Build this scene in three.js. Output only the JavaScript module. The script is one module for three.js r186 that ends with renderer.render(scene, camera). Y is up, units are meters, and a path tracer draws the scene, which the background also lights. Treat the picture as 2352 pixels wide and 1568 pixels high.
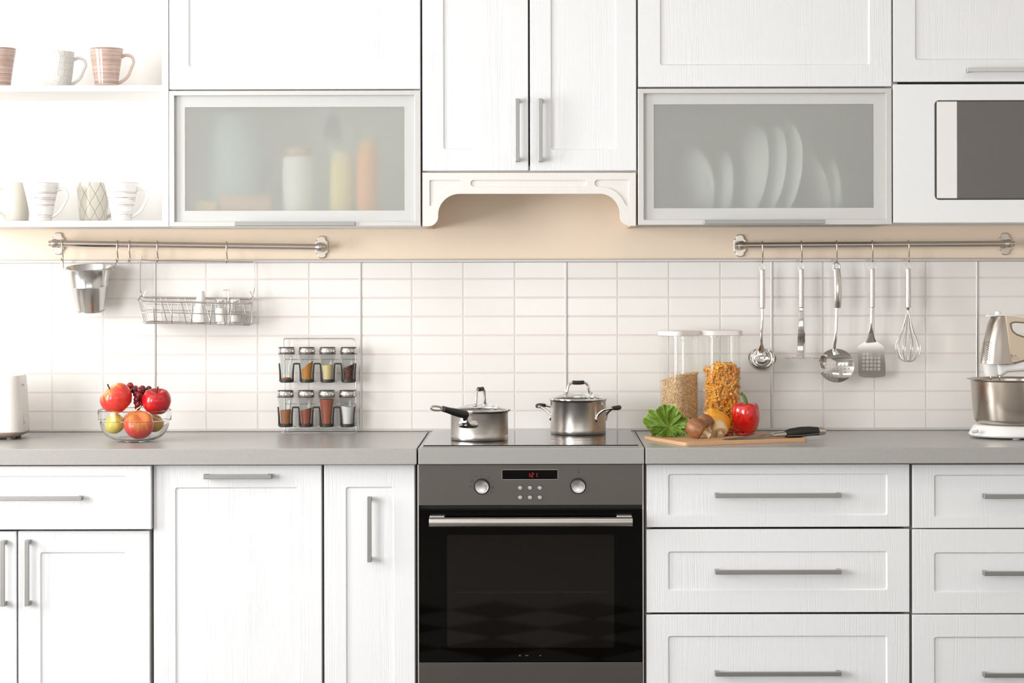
import * as THREE from 'three';
import { RoundedBoxGeometry } from 'three/addons/geometries/RoundedBoxGeometry.js';
import { mergeGeometries, toCreasedNormals as creasedAtUnitScale } from 'three/addons/utils/BufferGeometryUtils.js';
import { RectAreaLightUniformsLib } from 'three/addons/lights/RectAreaLightUniformsLib.js';

// ---------- camera, light, exposure ----------
// The wall is the plane z = 0, the camera looks along -z from 6.5 m away with a level, shifted long lens.
const FOCAL = 5109, CENTRE_X = 1240, CENTRE_Y = 615, CAMERA_Z = 6.5, EYE = 1.376, ROLL = 0.002;
const scene = new THREE.Scene();
const camera = new THREE.PerspectiveCamera(2 * Math.atan(784 / FOCAL) * 180 / Math.PI, 2352 / 1568, 0.1, 40);
camera.position.set(0, EYE, CAMERA_Z);
camera.rotation.z = -ROLL;
camera.setViewOffset(2352, 1568, 1176 - CENTRE_X, 784 - CENTRE_Y, 2352, 1568);
const renderer = new THREE.WebGLRenderer({ antialias: true });
renderer.toneMapping = THREE.LinearToneMapping;
renderer.toneMappingExposure = 0.61;
renderer.shadowMap.enabled = true;
RectAreaLightUniformsLib.init();
scene.background = new THREE.Color(0.55, 0.65, 0.8);

const DAY = new THREE.Color(1.0, 0.992, 0.98);
// windows: [axis wall, centre, width, height, strength]; each gets a glowing pane and an area light just inside it (built with the walls)
const WINDOWS = {
  left: { strength: 25, panes: [[1.65, 1.0], [3.7, 0.95], [4.75, 0.95]], y: 1.48, h: 1.8 },     // [z centre, width] in the left wall
  rearFill: { strength: 2, panes: [[-1.35, 1.3], [0.25, 1.3], [1.75, 1.3]], y: 1.62, h: 1.5 },     // [x centre, width] of unseen windows added behind the camera as frontal fill
};
const CEILING_FILL = { strength: 3.8, spots: [[-1.1, 1.75], [0.3, 1.75], [1.7, 1.75]], w: 0.9, d: 0.3 };  // unseen panels added overhead as fill, to brighten upward faces

// ---------- helpers ----------
const V = (x, y, z) => new THREE.Vector3(x, y, z);
const at = (px, py, z) => {                   // where the ray through a photograph pixel meets the plane at depth z
  const rx = px - CENTRE_X, ry = py - CENTRE_Y, k = (CAMERA_Z - z) / FOCAL;
  return V((rx - ROLL * ry) * k, EYE - (ry + ROLL * rx) * k, z);
};
const per = (z) => (CAMERA_Z - z) / FOCAL;    // metres per pixel at depth z
const rect = (x0, y0, x1, y1, z) => {         // pixel rectangle -> upright rectangle in the plane z
  const a = at(x0, y0, z), b = at(x1, y0, z), c = at(x0, y1, z), d = at(x1, y1, z);
  return { x0: (a.x + c.x) / 2, x1: (b.x + d.x) / 2, y1: (a.y + b.y) / 2, y0: (c.y + d.y) / 2 };
};
function rng(seed) { let s = seed >>> 0; return () => { s = (s + 0x6d2b79f5) | 0; let t = Math.imul(s ^ (s >>> 15), 1 | s); t = (t + Math.imul(t ^ (t >>> 7), 61 | t)) ^ t; return ((t ^ (t >>> 14)) >>> 0) / 4294967296; }; }
const hash2 = (x, y, s) => { let h = Math.imul(x, 374761393) ^ Math.imul(y, 668265263) ^ Math.imul(s, 2147483647 - 58); h = Math.imul(h ^ (h >>> 13), 1274126177); return ((h ^ (h >>> 16)) >>> 0) / 4294967296; };
const smooth = (t) => t * t * (3 - 2 * t);
function vnoise(x, y, px, py, s) {            // value noise, repeating every px, py cells
  const xi = Math.floor(x), yi = Math.floor(y), u = smooth(x - xi), v = smooth(y - yi), m = (a, n) => ((a % n) + n) % n;
  const a = hash2(m(xi, px), m(yi, py), s), b = hash2(m(xi + 1, px), m(yi, py), s), c = hash2(m(xi, px), m(yi + 1, py), s), d = hash2(m(xi + 1, px), m(yi + 1, py), s);
  return a + (b - a) * u + (c - a) * v + (a - b - c + d) * u * v;
}
function texture(w, h, f, { srgb = false, repeat } = {}) {    // f(u, v) -> grey or [r, g, b], 0..1
  const data = new Uint8Array(w * h * 4);
  for (let y = 0; y < h; y++) for (let x = 0; x < w; x++) {
    const c = f((x + 0.5) / w, (y + 0.5) / h), o = (y * w + x) * 4;
    for (let k = 0; k < 3; k++) data[o + k] = Math.max(0, Math.min(255, Math.round(255 * (typeof c === 'number' ? c : c[k]))));
    data[o + 3] = 255;
  }
  const t = new THREE.DataTexture(data, w, h);
  t.wrapS = t.wrapT = THREE.RepeatWrapping; t.magFilter = THREE.LinearFilter; t.minFilter = THREE.LinearMipmapLinearFilter;
  if (srgb) t.colorSpace = THREE.SRGBColorSpace;
  if (repeat) t.repeat.set(...repeat);
  t.needsUpdate = true;
  return t;
}
const material = (color, roughness = 0.5, more = {}) => new THREE.MeshPhysicalMaterial({ color, roughness, ...more });

const toCreasedNormals = (g, angle) => creasedAtUnitScale(g.scale(1e4, 1e4, 1e4), angle).scale(1e-4, 1e-4, 1e-4);   // that helper welds points within a hundredth of a unit
const clean = (g) => { const n = g.index ? g.toNonIndexed() : g; for (const k of Object.keys(n.attributes)) if (!['position', 'normal', 'uv', 'color'].includes(k)) n.deleteAttribute(k); if (!n.attributes.uv) n.setAttribute('uv', new THREE.BufferAttribute(new Float32Array(n.attributes.position.count * 2), 2)); return n; };
const join = (list) => mergeGeometries(list.map(clean));
const box = (x0, x1, y0, y1, z0, z1, r = 0) => {
  const w = Math.abs(x1 - x0), h = Math.abs(y1 - y0), d = Math.abs(z1 - z0);
  const g = r ? new RoundedBoxGeometry(w, h, d, 2, Math.min(r, w / 2.01, h / 2.01, d / 2.01)) : new THREE.BoxGeometry(w, h, d);
  return g.translate((x0 + x1) / 2, (y0 + y1) / 2, (z0 + z1) / 2);
};
function metreUV(g0, du = 0, dv = 0) {        // uv in metres from whichever way a face looks
  const g = clean(g0), p = g.attributes.position, uv = new Float32Array(p.count * 2), n = new THREE.Vector3(), a = V(0, 0, 0), b = V(0, 0, 0), c = V(0, 0, 0);
  for (let i = 0; i < p.count; i += 3) {
    a.fromBufferAttribute(p, i); b.fromBufferAttribute(p, i + 1); c.fromBufferAttribute(p, i + 2);
    n.copy(b).sub(a).cross(c.clone().sub(a));
    const ax = Math.abs(n.x), ay = Math.abs(n.y), az = Math.abs(n.z);
    [a, b, c].forEach((q, k) => {
      const [s, t] = az >= ax && az >= ay ? [q.x, q.y] : ay >= ax ? [q.x, q.z] : [q.z, q.y];
      uv[(i + k) * 2] = s + du; uv[(i + k) * 2 + 1] = t + dv;
    });
  }
  g.setAttribute('uv', new THREE.BufferAttribute(uv, 2));
  return g;
}
function loft(rings, { closed = false, capStart = false, capEnd = false, crease = 0.6 } = {}) {   // skin over rings of equally many points; outward = ring direction x progress
  const pos = [], uv = [], N = rings[0].length, M = closed ? rings.length : rings.length - 1;
  const put = (p, u, v) => { pos.push(p.x, p.y, p.z); uv.push(u, v); };
  for (let i = 0; i < M; i++) {
    const A = rings[i], B = rings[(i + 1) % rings.length], v0 = i / M, v1 = (i + 1) / M;
    for (let j = 0; j < N; j++) {
      const k = (j + 1) % N, u0 = j / N, u1 = (j + 1) / N;
      put(A[j], u0, v0); put(A[k], u1, v0); put(B[k], u1, v1);
      put(A[j], u0, v0); put(B[k], u1, v1); put(B[j], u0, v1);
    }
  }
  const cap = (R, flip) => {
    const c = V(0, 0, 0); R.forEach((p) => c.add(p)); c.multiplyScalar(1 / N);
    for (let j = 0; j < N; j++) { const k = (j + 1) % N; put(c, 0.5, 0.5); flip ? (put(R[k], 0, 0), put(R[j], 1, 0)) : (put(R[j], 0, 0), put(R[k], 1, 0)); }
  };
  if (capStart) cap(rings[0], true);
  if (capEnd) cap(rings[rings.length - 1], false);
  const g = new THREE.BufferGeometry();
  g.setAttribute('position', new THREE.Float32BufferAttribute(pos, 3));
  g.setAttribute('uv', new THREE.Float32BufferAttribute(uv, 2));
  return toCreasedNormals(g, crease);
}
const ring = (y, rx, rz = rx, cx = 0, cz = 0, n = 32, pow = 2) => Array.from({ length: n }, (_, j) => {      // a flat (super)ellipse, for lofts that go up
  const a = j / n * 2 * Math.PI, s = Math.sin(a), c = Math.cos(a), q = (t) => Math.sign(t) * Math.pow(Math.abs(t), 2 / pow);
  return V(cx + rx * q(s), y, cz + rz * q(c));
});
function lathe(points, seg = 40, crease = 0.6) {
  const g = new THREE.LatheGeometry(points.map(([r, y]) => new THREE.Vector2(Math.max(r, 1e-5), y)), seg);
  return toCreasedNormals(g, crease);
}
function rounded(points, r, n = 5, closed = false) {     // a polyline with its corners rounded
  const P = points.map((p) => (Array.isArray(p) ? V(...p) : p)), out = [], L = P.length;
  for (let i = 0; i < L; i++) {
    const p = P[i], a = P[(i + L - 1) % L], b = P[(i + 1) % L];
    if (!closed && (i === 0 || i === L - 1)) { out.push(p.clone()); continue; }
    const da = a.clone().sub(p), db = b.clone().sub(p), q = Math.min(r, da.length() * 0.49, db.length() * 0.49);
    const s = p.clone().add(da.setLength(q)), e = p.clone().add(db.setLength(q));
    for (let k = 0; k <= n; k++) { const t = k / n; out.push(s.clone().multiplyScalar((1 - t) * (1 - t)).addScaledVector(p, 2 * t * (1 - t)).addScaledVector(e, t * t)); }
  }
  return out;
}
const spline = (points, n = 24, closed = false) => new THREE.CatmullRomCurve3(points.map((p) => (Array.isArray(p) ? V(...p) : p)), closed, 'centripetal').getPoints(n);
function sweep(points, radius, { seg = 8, closed = false, flat = 1, up, crease = 0.9 } = {}) {   // a round (or flattened) rod along points; radius: number or function of 0..1
  const P = points.map((p) => (Array.isArray(p) ? V(...p) : p)), n = P.length, rings = [];
  let N = null;
  for (let i = 0; i < n; i++) {
    const a = P[closed ? (i + n - 1) % n : Math.max(0, i - 1)], b = P[closed ? (i + 1) % n : Math.min(n - 1, i + 1)], T = b.clone().sub(a).normalize();
    if (up) N = up.clone();
    if (!N) N = Math.abs(T.y) < 0.9 ? V(0, 1, 0) : V(1, 0, 0);
    N = N.clone().addScaledVector(T, -N.dot(T)).normalize();
    const B = T.clone().cross(N), r = typeof radius === 'function' ? radius(i / (n - 1)) : radius;
    rings.push(Array.from({ length: seg }, (_, j) => { const t = j / seg * 2 * Math.PI; return P[i].clone().addScaledVector(N, Math.cos(t) * r * flat).addScaledVector(B, Math.sin(t) * r); }));
  }
  return loft(rings, { closed, capStart: !closed, capEnd: !closed, crease });
}
const rod = (a, b, r, seg = 8) => sweep([a, b], r, { seg });
const shapeOf = (pts) => { const s = new THREE.Shape(); pts.forEach(([x, y], i) => (i ? s.lineTo(x, y) : s.moveTo(x, y))); s.closePath(); return s; };
const extrude = (shape, depth, bevel = 0, steps = 12) => new THREE.ExtrudeGeometry(shape, { depth: depth - 2 * bevel, bevelEnabled: bevel > 0, bevelThickness: bevel, bevelSize: bevel, bevelOffset: -bevel, bevelSegments: 2, curveSegments: steps }).translate(0, 0, bevel);
const moved = (g, x = 0, y = 0, z = 0) => g.clone().translate(x, y, z);
function tint(g, f) {                                    // vertex colours from a function of position, linear values
  const p = g.attributes.position, c = new Float32Array(p.count * 3), v = V(0, 0, 0);
  for (let i = 0; i < p.count; i++) c.set(f(v.fromBufferAttribute(p, i), i), i * 3);
  g.setAttribute('color', new THREE.BufferAttribute(c, 3));
  return g;
}
const lin = (hex) => new THREE.Color(hex).toArray();
const blend = (a, b, t) => a.map((x, i) => x + (b[i] - x) * Math.max(0, Math.min(1, t)));

// ---------- naming ----------
const used = new Map();
const numbered = (name) => { const n = used.get(name) ?? 0; used.set(name, n + 1); return n ? `${name}_${String(n).padStart(3, '0')}` : name; };
const tag = (o, label, category, group) => { o.userData.label = label; o.userData.category = category; if (group) o.userData.group = group; return o; };
function mesh(name, geometry, mat) { const m = new THREE.Mesh(geometry, mat); m.name = name; m.castShadow = m.receiveShadow = true; return m; }
function thing(name, label, category, position = V(0, 0, 0), group) {
  const o = new THREE.Group(); o.name = numbered(name); o.position.copy(position); scene.add(o);
  return tag(o, label, category, group);
}
function single(name, label, category, geometry, mat, position = V(0, 0, 0), group) {
  const o = mesh(numbered(name), geometry, mat); o.position.copy(position); scene.add(o);
  return tag(o, label, category, group);
}
function part(parent, name, geometry, mat, position, label) {
  const m = mesh(name, geometry, mat); if (position) m.position.copy(position); parent.add(m);
  if (label) m.userData.label = label;
  return m;
}
function world(parent, name, geometry, mat, label) {     // a part whose geometry is given in world coordinates
  const p = V(0, 0, 0); for (let o = parent; o && o !== scene; o = o.parent) p.add(o.position);
  return part(parent, name, geometry.clone().translate(-p.x, -p.y, -p.z), mat, null, label);
}
function structure(name, geometry, mat) { const m = mesh(numbered(name), geometry, mat); m.userData.kind = 'structure'; scene.add(m); return m; }

// ---------- materials ----------
const grain = texture(2048, 512, (u, v) => {             // pressed ash grain running upright: 0.5 m wide, 1 m high
  const warp = 0.9 * vnoise(u * 6, v * 3, 6, 3, 11) + 0.35 * vnoise(u * 14, v * 9, 14, 9, 12) + 0.1 * vnoise(u * 40, v * 40, 40, 40, 18);
  const x = u + warp * 0.024;
  const lines = vnoise(x * 330, v * 6, 330, 6, 13), fine = vnoise(x * 620, v * 20, 620, 20, 14);
  const where = smooth(Math.max(0, Math.min(1, 1.5 * vnoise(x * 18, v * 2, 18, 2, 15) - 0.2)));
  const cut = Math.max(0, lines - 0.55) / 0.45;
  return 0.9 - 0.5 * cut * (0.25 + 0.75 * where) - 0.16 * fine * (0.3 + where);
}, { repeat: [2, 1] });
const speckle = texture(512, 512, (u, v) => {            // mottled laminate, 0.25 m
  const n = 0.42 * vnoise(u * 140, v * 140, 140, 140, 21) + 0.5 * vnoise(u * 256, v * 256, 256, 256, 22) + 0.08 * vnoise(u * 18, v * 18, 18, 18, 23);
  const g = 0.655 + 0.07 * (n - 0.5);
  return [g * 1.005, g, g * 0.985];
}, { srgb: true, repeat: [4, 4] });
const brushed = texture(256, 1024, (u, v) => 0.5 + 0.5 * (vnoise(u * 3, v * 480, 3, 480, 31) - 0.5) + 0.3 * (vnoise(u * 8, v * 200, 8, 200, 32) - 0.5), { repeat: [1, 1] });
const plaster = texture(512, 512, (u, v) => 0.6 * vnoise(u * 90, v * 90, 90, 90, 41) + 0.4 * vnoise(u * 220, v * 220, 220, 220, 42), { repeat: [1, 1] });
const beech = texture(512, 512, (u, v) => {
  const w = v + 0.015 * vnoise(u * 3, v * 8, 3, 8, 52);
  const n = vnoise(u * 2, w * 60, 2, 60, 51) * 0.5 + vnoise(u * 5, w * 150, 5, 150, 53) * 0.3, lam = hash2(Math.floor(v * 7), 0, 54) * 0.1, fleck = vnoise(u * 60, v * 220, 60, 220, 55) > 0.8 ? 0.04 : 0;
  return [0.90 - 0.09 * n - lam * 0.5 - fleck, 0.745 - 0.11 * n - lam * 0.7 - fleck, 0.585 - 0.11 * n - lam * 0.7 - fleck];
}, { srgb: true, repeat: [3, 3] });

const M = {
  door: material('#eaecef', 0.42, { bumpMap: grain, bumpScale: 0.0006 }),
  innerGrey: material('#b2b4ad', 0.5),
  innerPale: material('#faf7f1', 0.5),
  valance: material('#e7e5e2', 0.45, { bumpMap: grain, bumpScale: 0.0003 }),
  carcass: material('#efeeec', 0.5),
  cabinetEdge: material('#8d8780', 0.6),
  wall: material('#fdecd8', 0.75, { bumpMap: plaster, bumpScale: 0.0002 }),
  tile: material('#f3f1ee', 0.12),
  tileB: material('#f1efec', 0.13),
  tileC: material('#f4f2f0', 0.11),
  grout: material('#e7dedb', 0.45),
  strip: material('#c4c1bf', 0.3, { metalness: 0.8 }),
  worktop: material('#ffffff', 0.28, { map: speckle }),
  handle: material('#a9a9a8', 0.38, { metalness: 1 }),
  aluminium: material('#d2d1d0', 0.36, { metalness: 0.85 }),
  alu2: material('#c6c6c5', 0.33, { metalness: 0.9 }),
  steel: material('#cbc7c3', 0.17, { metalness: 1 }),
  steelSatin: material('#d0c7be', 0.27, { metalness: 1 }),
  chrome: material('#d8d5d2', 0.08, { metalness: 1 }),
  galvanised: material('#d3d3d2', 0.2, { metalness: 1 }),
  ovenSteel: material('#6f6c68', 0.34, { metalness: 1, bumpMap: brushed, bumpScale: 0.00003 }),
  hobRim: material('#bdbcba', 0.3, { metalness: 0.9 }),
  black: material('#131211', 0.35),
  rubber: material('#2c2a28', 0.5),
  blackGlass: material('#070606', 0.04, { specularIntensity: 0.75 }),
  hobGlass: material('#0c0c0c', 0.035),
  white: material('#f4f4f3', 0.22),
  glass: material('#ffffff', 0.0, { transmission: 1, thickness: 0, ior: 1.45 }),
  frosted: material('#f4f7f4', 0.36, { transmission: 0.75, thickness: 0.004, ior: 1.2 }),
  frostedBand: material('#dddedd', 0.4, { transmission: 0.15, thickness: 0.004, ior: 1.25 }),
};

// ---------- room ----------
const ROOM = { x0: -3.25, x1: 3.3, z0: 0, z1: 7.8, h: 2.72, t: 0.16 };
{
  const { x0, x1, z1, h, t } = ROOM, plain = material('#e6e3df', 0.85), floorLight = material('#98938e', 0.6, { specularIntensity: 0.3 }), floorDark = material('#3b3836', 0.6, { specularIntensity: 0.3 });
  const back = structure('wall_back', metreUV(box(x0 - t, x1 + t, -t, h, -t, 0)), M.wall);
  const floor = structure('floor', box(x0 - t, x1 + t, -0.1, 0, 0, z1 + t), floorLight);
  const dark = [], dx = 0.19, dz = 0.225;                // dark lozenge tiles, seen mirrored in the oven door
  for (let x = 0.01 - 15 * dx; x < x1 - dx; x += 2 * dx) for (let j = 0; j < 7; j++) dark.push(extrude(shapeOf([[-dx + 0.003, 0], [0, -dz + 0.003], [dx - 0.003, 0], [0, dz - 0.003]]), 0.003).rotateX(-Math.PI / 2).translate(x, 0, 3.62 - j * 2 * dz));
  const tiles = part(floor, 'floor_tile', join(dark), floorDark); tiles.userData.kind = 'stuff';
  structure('ceiling', box(x0 - t, x1 + t, h, h + 0.12, -t, z1 + t), material('#f6f5f3', 0.9));
  structure('wall_right', box(x1, x1 + t, 0, h, 0, z1), plain);
  // left and rear walls with window openings
  const holed = (w, hh, panes, y, ph) => {
    const s = shapeOf([[0, 0], [w, 0], [w, hh], [0, hh]]);
    for (const [c, pw] of panes) { const q = new THREE.Path(); q.moveTo(c - pw / 2, y - ph / 2); q.lineTo(c - pw / 2, y + ph / 2); q.lineTo(c + pw / 2, y + ph / 2); q.lineTo(c + pw / 2, y - ph / 2); q.closePath(); s.holes.push(q); }
    return extrude(s, t);
  };
  const L = WINDOWS.left, R = WINDOWS.rearFill;
  structure('wall_left', holed(z1, h, L.panes.map(([c, w]) => [c, w]), L.y, L.h).rotateY(-Math.PI / 2).translate(x0, 0, 0), plain);
  structure('wall_front', holed(x1 - x0, h, R.panes.map(([c, w]) => [c - x0, w]), R.y, R.h).translate(x0, 0, z1), material('#cfcac4', 0.85));
  let n = 1;
  const makeWindow = (w, hh, place, strength, facing) => {
    const g = new THREE.Group(); g.name = `window_${n++}`; g.userData.kind = 'structure'; scene.add(g); place(g);
    const fr = 0.05;
    part(g, 'window_frame', join([box(-w / 2, w / 2, -hh / 2, -hh / 2 + fr, -0.03, 0.03), box(-w / 2, w / 2, hh / 2 - fr, hh / 2, -0.03, 0.03), box(-w / 2, -w / 2 + fr, -hh / 2, hh / 2, -0.03, 0.03), box(w / 2 - fr, w / 2, -hh / 2, hh / 2, -0.03, 0.03)]), material('#f2f1ef', 0.4));
    part(g, 'window_glass', box(-w / 2 + fr, w / 2 - fr, -hh / 2 + fr, hh / 2 - fr, -0.004, 0.004), material('#dfe6ee', 0.3, { emissive: DAY, emissiveIntensity: 1 }));
    const lamp = new THREE.RectAreaLight(DAY, strength, w - 2 * fr, hh - 2 * fr);
    lamp.name = 'window_light'; lamp.position.copy(g.position).addScaledVector(facing, 0.03); scene.add(lamp); lamp.lookAt(lamp.position.clone().add(facing));
  };
  for (const [c, w] of L.panes) makeWindow(w, L.h, (g) => { g.position.set(x0 - 0.06, L.y, c); g.rotation.y = Math.PI / 2; }, L.strength, V(1, 0, 0));
  for (const [c, w] of R.panes) makeWindow(w, R.h, (g) => { g.position.set(c, R.y, z1 + 0.06); }, R.strength, V(0, 0, -1));  // added fill windows, out of view behind the camera
  const C = CEILING_FILL;
  C.spots.forEach(([cx, cz], k) => {
    const t_ = thing('ceiling_fill_panel', `added flat fill light panel on the unseen ceiling, ${['nearest the left wall', 'in the middle of its row', 'nearest the right wall'][k]}`, 'ceiling light', V(cx, h, cz));
    part(t_, 'frame', join([box(-C.w / 2 - 0.02, C.w / 2 + 0.02, -0.03, 0, -C.d / 2 - 0.02, -C.d / 2), box(-C.w / 2 - 0.02, C.w / 2 + 0.02, -0.03, 0, C.d / 2, C.d / 2 + 0.02), box(-C.w / 2 - 0.02, -C.w / 2, -0.03, 0, -C.d / 2, C.d / 2), box(C.w / 2, C.w / 2 + 0.02, -0.03, 0, -C.d / 2, C.d / 2)]), M.white);
    part(t_, 'diffuser', box(-C.w / 2, C.w / 2, -0.02, -0.012, -C.d / 2, C.d / 2), material('#ffffff', 0.5, { emissive: '#fff4e6', emissiveIntensity: 1 }));
    const lamp = new THREE.RectAreaLight('#fff4e6', C.strength, C.w, C.d); lamp.name = 'panel_fill_light'; lamp.position.set(cx, h - 0.035, cz); scene.add(lamp); lamp.lookAt(cx, 0, cz);
  });

  // ---------- tiled splashback ----------
  const P = 0.6, xs = at(829, 800, 0).x, top = at(1176, 601, 0).y, base = 0.9, rows = 9, rh = 0.0551, y9 = at(1176, 640, 0).y;
  const zt = 0.008, gap = 0.005;
  world(back, 'grout', box(x0 + 0.001, x1 - 0.001, base - 0.02, top, 0, zt - 0.0007), M.grout);
  const tileGeo = (w, hh) => box(-w / 2, w / 2, -hh / 2, hh / 2, 0.001 - zt, 0, 0.0009);
  const tw = 0.15 - 0.0042, full = tileGeo(tw, rh - gap), first = Math.ceil((-1.75 - xs) / 0.15), last = Math.floor((1.6 - xs) / 0.15);
  const topH = top - y9 - gap / 2, topG = tileGeo(tw, topH), r = rng(5);
  const lowY = y9 - 8 * rh, lowH = lowY - gap / 2 - 0.895, lowG = tileGeo(tw, lowH);
  for (let i = first; i <= last; i++) for (let k = 0; k <= 9; k++) {
    const cx = xs + (i + 0.5) * 0.15, mat = [M.tile, M.tileB, M.tileC][Math.floor(r() * 3)];
    const [geo, cy] = k === 0 ? [topG, top - topH / 2] : k === 9 ? [lowG, lowY - gap / 2 - lowH / 2] : [full, y9 - (k - 0.5) * rh];
    part(back, 'tile', geo, mat, V(cx, cy, zt));
  }
  for (let k = -1; k <= 4; k++) {
    const cx = xs + k * P;
        part(back, 'joint_strip', box(-0.0039, 0.0039, 0, top - 0.9, 0, 0.0100, 0.0022), M.strip, V(cx, 0.9, 0));
  }
  structure('trim_1', box(x0 + 0.001, x1 - 0.001, top - 0.002, top + 0.0075, 0, 0.013, 0.0015), M.strip);
  structure('trim_2', box(x0 + 0.001, x1 - 0.001, 0.9, 0.9085, 0, 0.014, 0.003), material('#d5d3d0', 0.4));
}

// ---------- cabinet fronts and handles ----------
let grainShift = 0;
const roundRect = (x0, y0, x1, y1, r, z, n = 4) => {      // counter-clockwise, n points to a corner
  const out = [];
  for (const [cx, cy, a0] of [[x1 - r, y0 + r, -90], [x1 - r, y1 - r, 0], [x0 + r, y1 - r, 90], [x0 + r, y0 + r, 180]]) for (let k = 0; k < n; k++) { const a = (a0 + 90 * k / (n - 1)) * Math.PI / 180; out.push(V(cx + r * Math.cos(a), cy + r * Math.sin(a), z)); }
  return out;
};
// a front with a sunk centre panel: F and I are rectangles (world), z the outer face; the part sits at F's lower left corner
function panelFront(t, name, F, I, z, thick = 0.018, opts = {}) {
  const ox = F.x0, oy = F.y0, w = F.x1 - ox, h = F.y1 - oy, c = 0.0016, sunk = opts.sunk ?? 0.0045, b = 0.0042;
  const i = I && { x0: I.x0 - ox, x1: I.x1 - ox, y0: I.y0 - oy, y1: I.y1 - oy };
  const du = (grainShift += 0.37), dv = grainShift * 1.7;
  const rings = [roundRect(0, 0, w, h, 0.001, -thick), roundRect(0, 0, w, h, 0.0012, -c), roundRect(c, c, w - c, h - c, 0.0012, 0)];
  if (i) rings.push(roundRect(i.x0 - b, i.y0 - b, i.x1 + b, i.y1 + b, 0.007, 0), roundRect(i.x0 - b + 0.0008, i.y0 - b + 0.0008, i.x1 + b - 0.0008, i.y1 + b - 0.0008, 0.0066, -0.0007), roundRect(i.x0, i.y0, i.x1, i.y1, 0.005, -sunk), roundRect(i.x0, i.y0, i.x1, i.y1, 0.005, -thick + 0.001));
  const m = part(t, name, metreUV(loft(rings, { capStart: !i, capEnd: !i, crease: 0.35 }), du, dv), M.door, V(ox - t.position.x, oy - t.position.y, z - t.position.z));
  if (i) part(m, 'panel', metreUV(loft([roundRect(i.x0 - 0.001, i.y0 - 0.001, i.x1 + 0.001, i.y1 + 0.001, 0.005, -thick + 0.002), roundRect(i.x0 - 0.001, i.y0 - 0.001, i.x1 + 0.001, i.y1 + 0.001, 0.005, -sunk)], { capStart: true, capEnd: true, crease: 0.35 }), du, dv), M.door);
  m.userData.at = V(ox, oy, z);
  return m;
}
const handleGeo = new Map();
function bowHandle(len, upright, proj = 0.03, t = 0.0118) {
  const key = [len.toFixed(4), upright, proj].join();
  if (!handleGeo.has(key)) {
    const b = join([box(-len / 2, len / 2, -t / 2, t / 2, proj - 0.009, proj, 0.0012), box(-len / 2, -len / 2 + t, -t / 2, t / 2, 0, proj - 0.002, 0.001), box(len / 2 - t, len / 2, -t / 2, t / 2, 0, proj - 0.002, 0.001)]);
    handleGeo.set(key, upright ? b.rotateZ(Math.PI / 2) : b);
  }
  return handleGeo.get(key);
}
function handle(front, px0, py0, px1, py1, mat = M.handle, proj = 0.03) {     // from pixel to pixel along the bar's middle, on that front
  const f = front.userData.at, a = at(px0, py0, f.z + proj), b = at(px1, py1, f.z + proj), up = Math.abs(b.y - a.y) > Math.abs(b.x - a.x);
  return part(front, 'handle', bowHandle(up ? Math.abs(b.y - a.y) : Math.abs(b.x - a.x), up, proj), mat, V((a.x + b.x) / 2 - f.x, (a.y + b.y) / 2 - f.y, 0));
}
const carcassGeo = (x0, x1, y0, y1, z0, z1, extra = [], t = 0.016) => join([box(x0, x0 + t, y0, y1, z0, z1), box(x1 - t, x1, y0, y1, z0, z1), box(x0 + t, x1 - t, y0, y0 + t, z0, z1), box(x0 + t, x1 - t, y1 - t, y1, z0, z1), box(x0 + t, x1 - t, y0 + t, y1 - t, z0, z0 + 0.006), ...extra]);
const baseZ = 0.58, baseTop = 0.855, BOTTOM = 1700;
function baseUnit(label, px0, px1) {
  const r = rect(px0, 1066, px1, BOTTOM, baseZ), t = thing('base_cabinet', label, 'cabinet', V((r.x0 + r.x1) / 2, 0, 0.3));
  world(t, 'carcass', join([carcassGeo(r.x0 - 0.0015, r.x1 + 0.0015, 0.1, baseTop - 0.002, 0.03, baseZ - 0.0205), box(r.x0, r.x1, 0, 0.1, 0.05, 0.5)]), M.cabinetEdge);
  return t;
}
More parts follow.
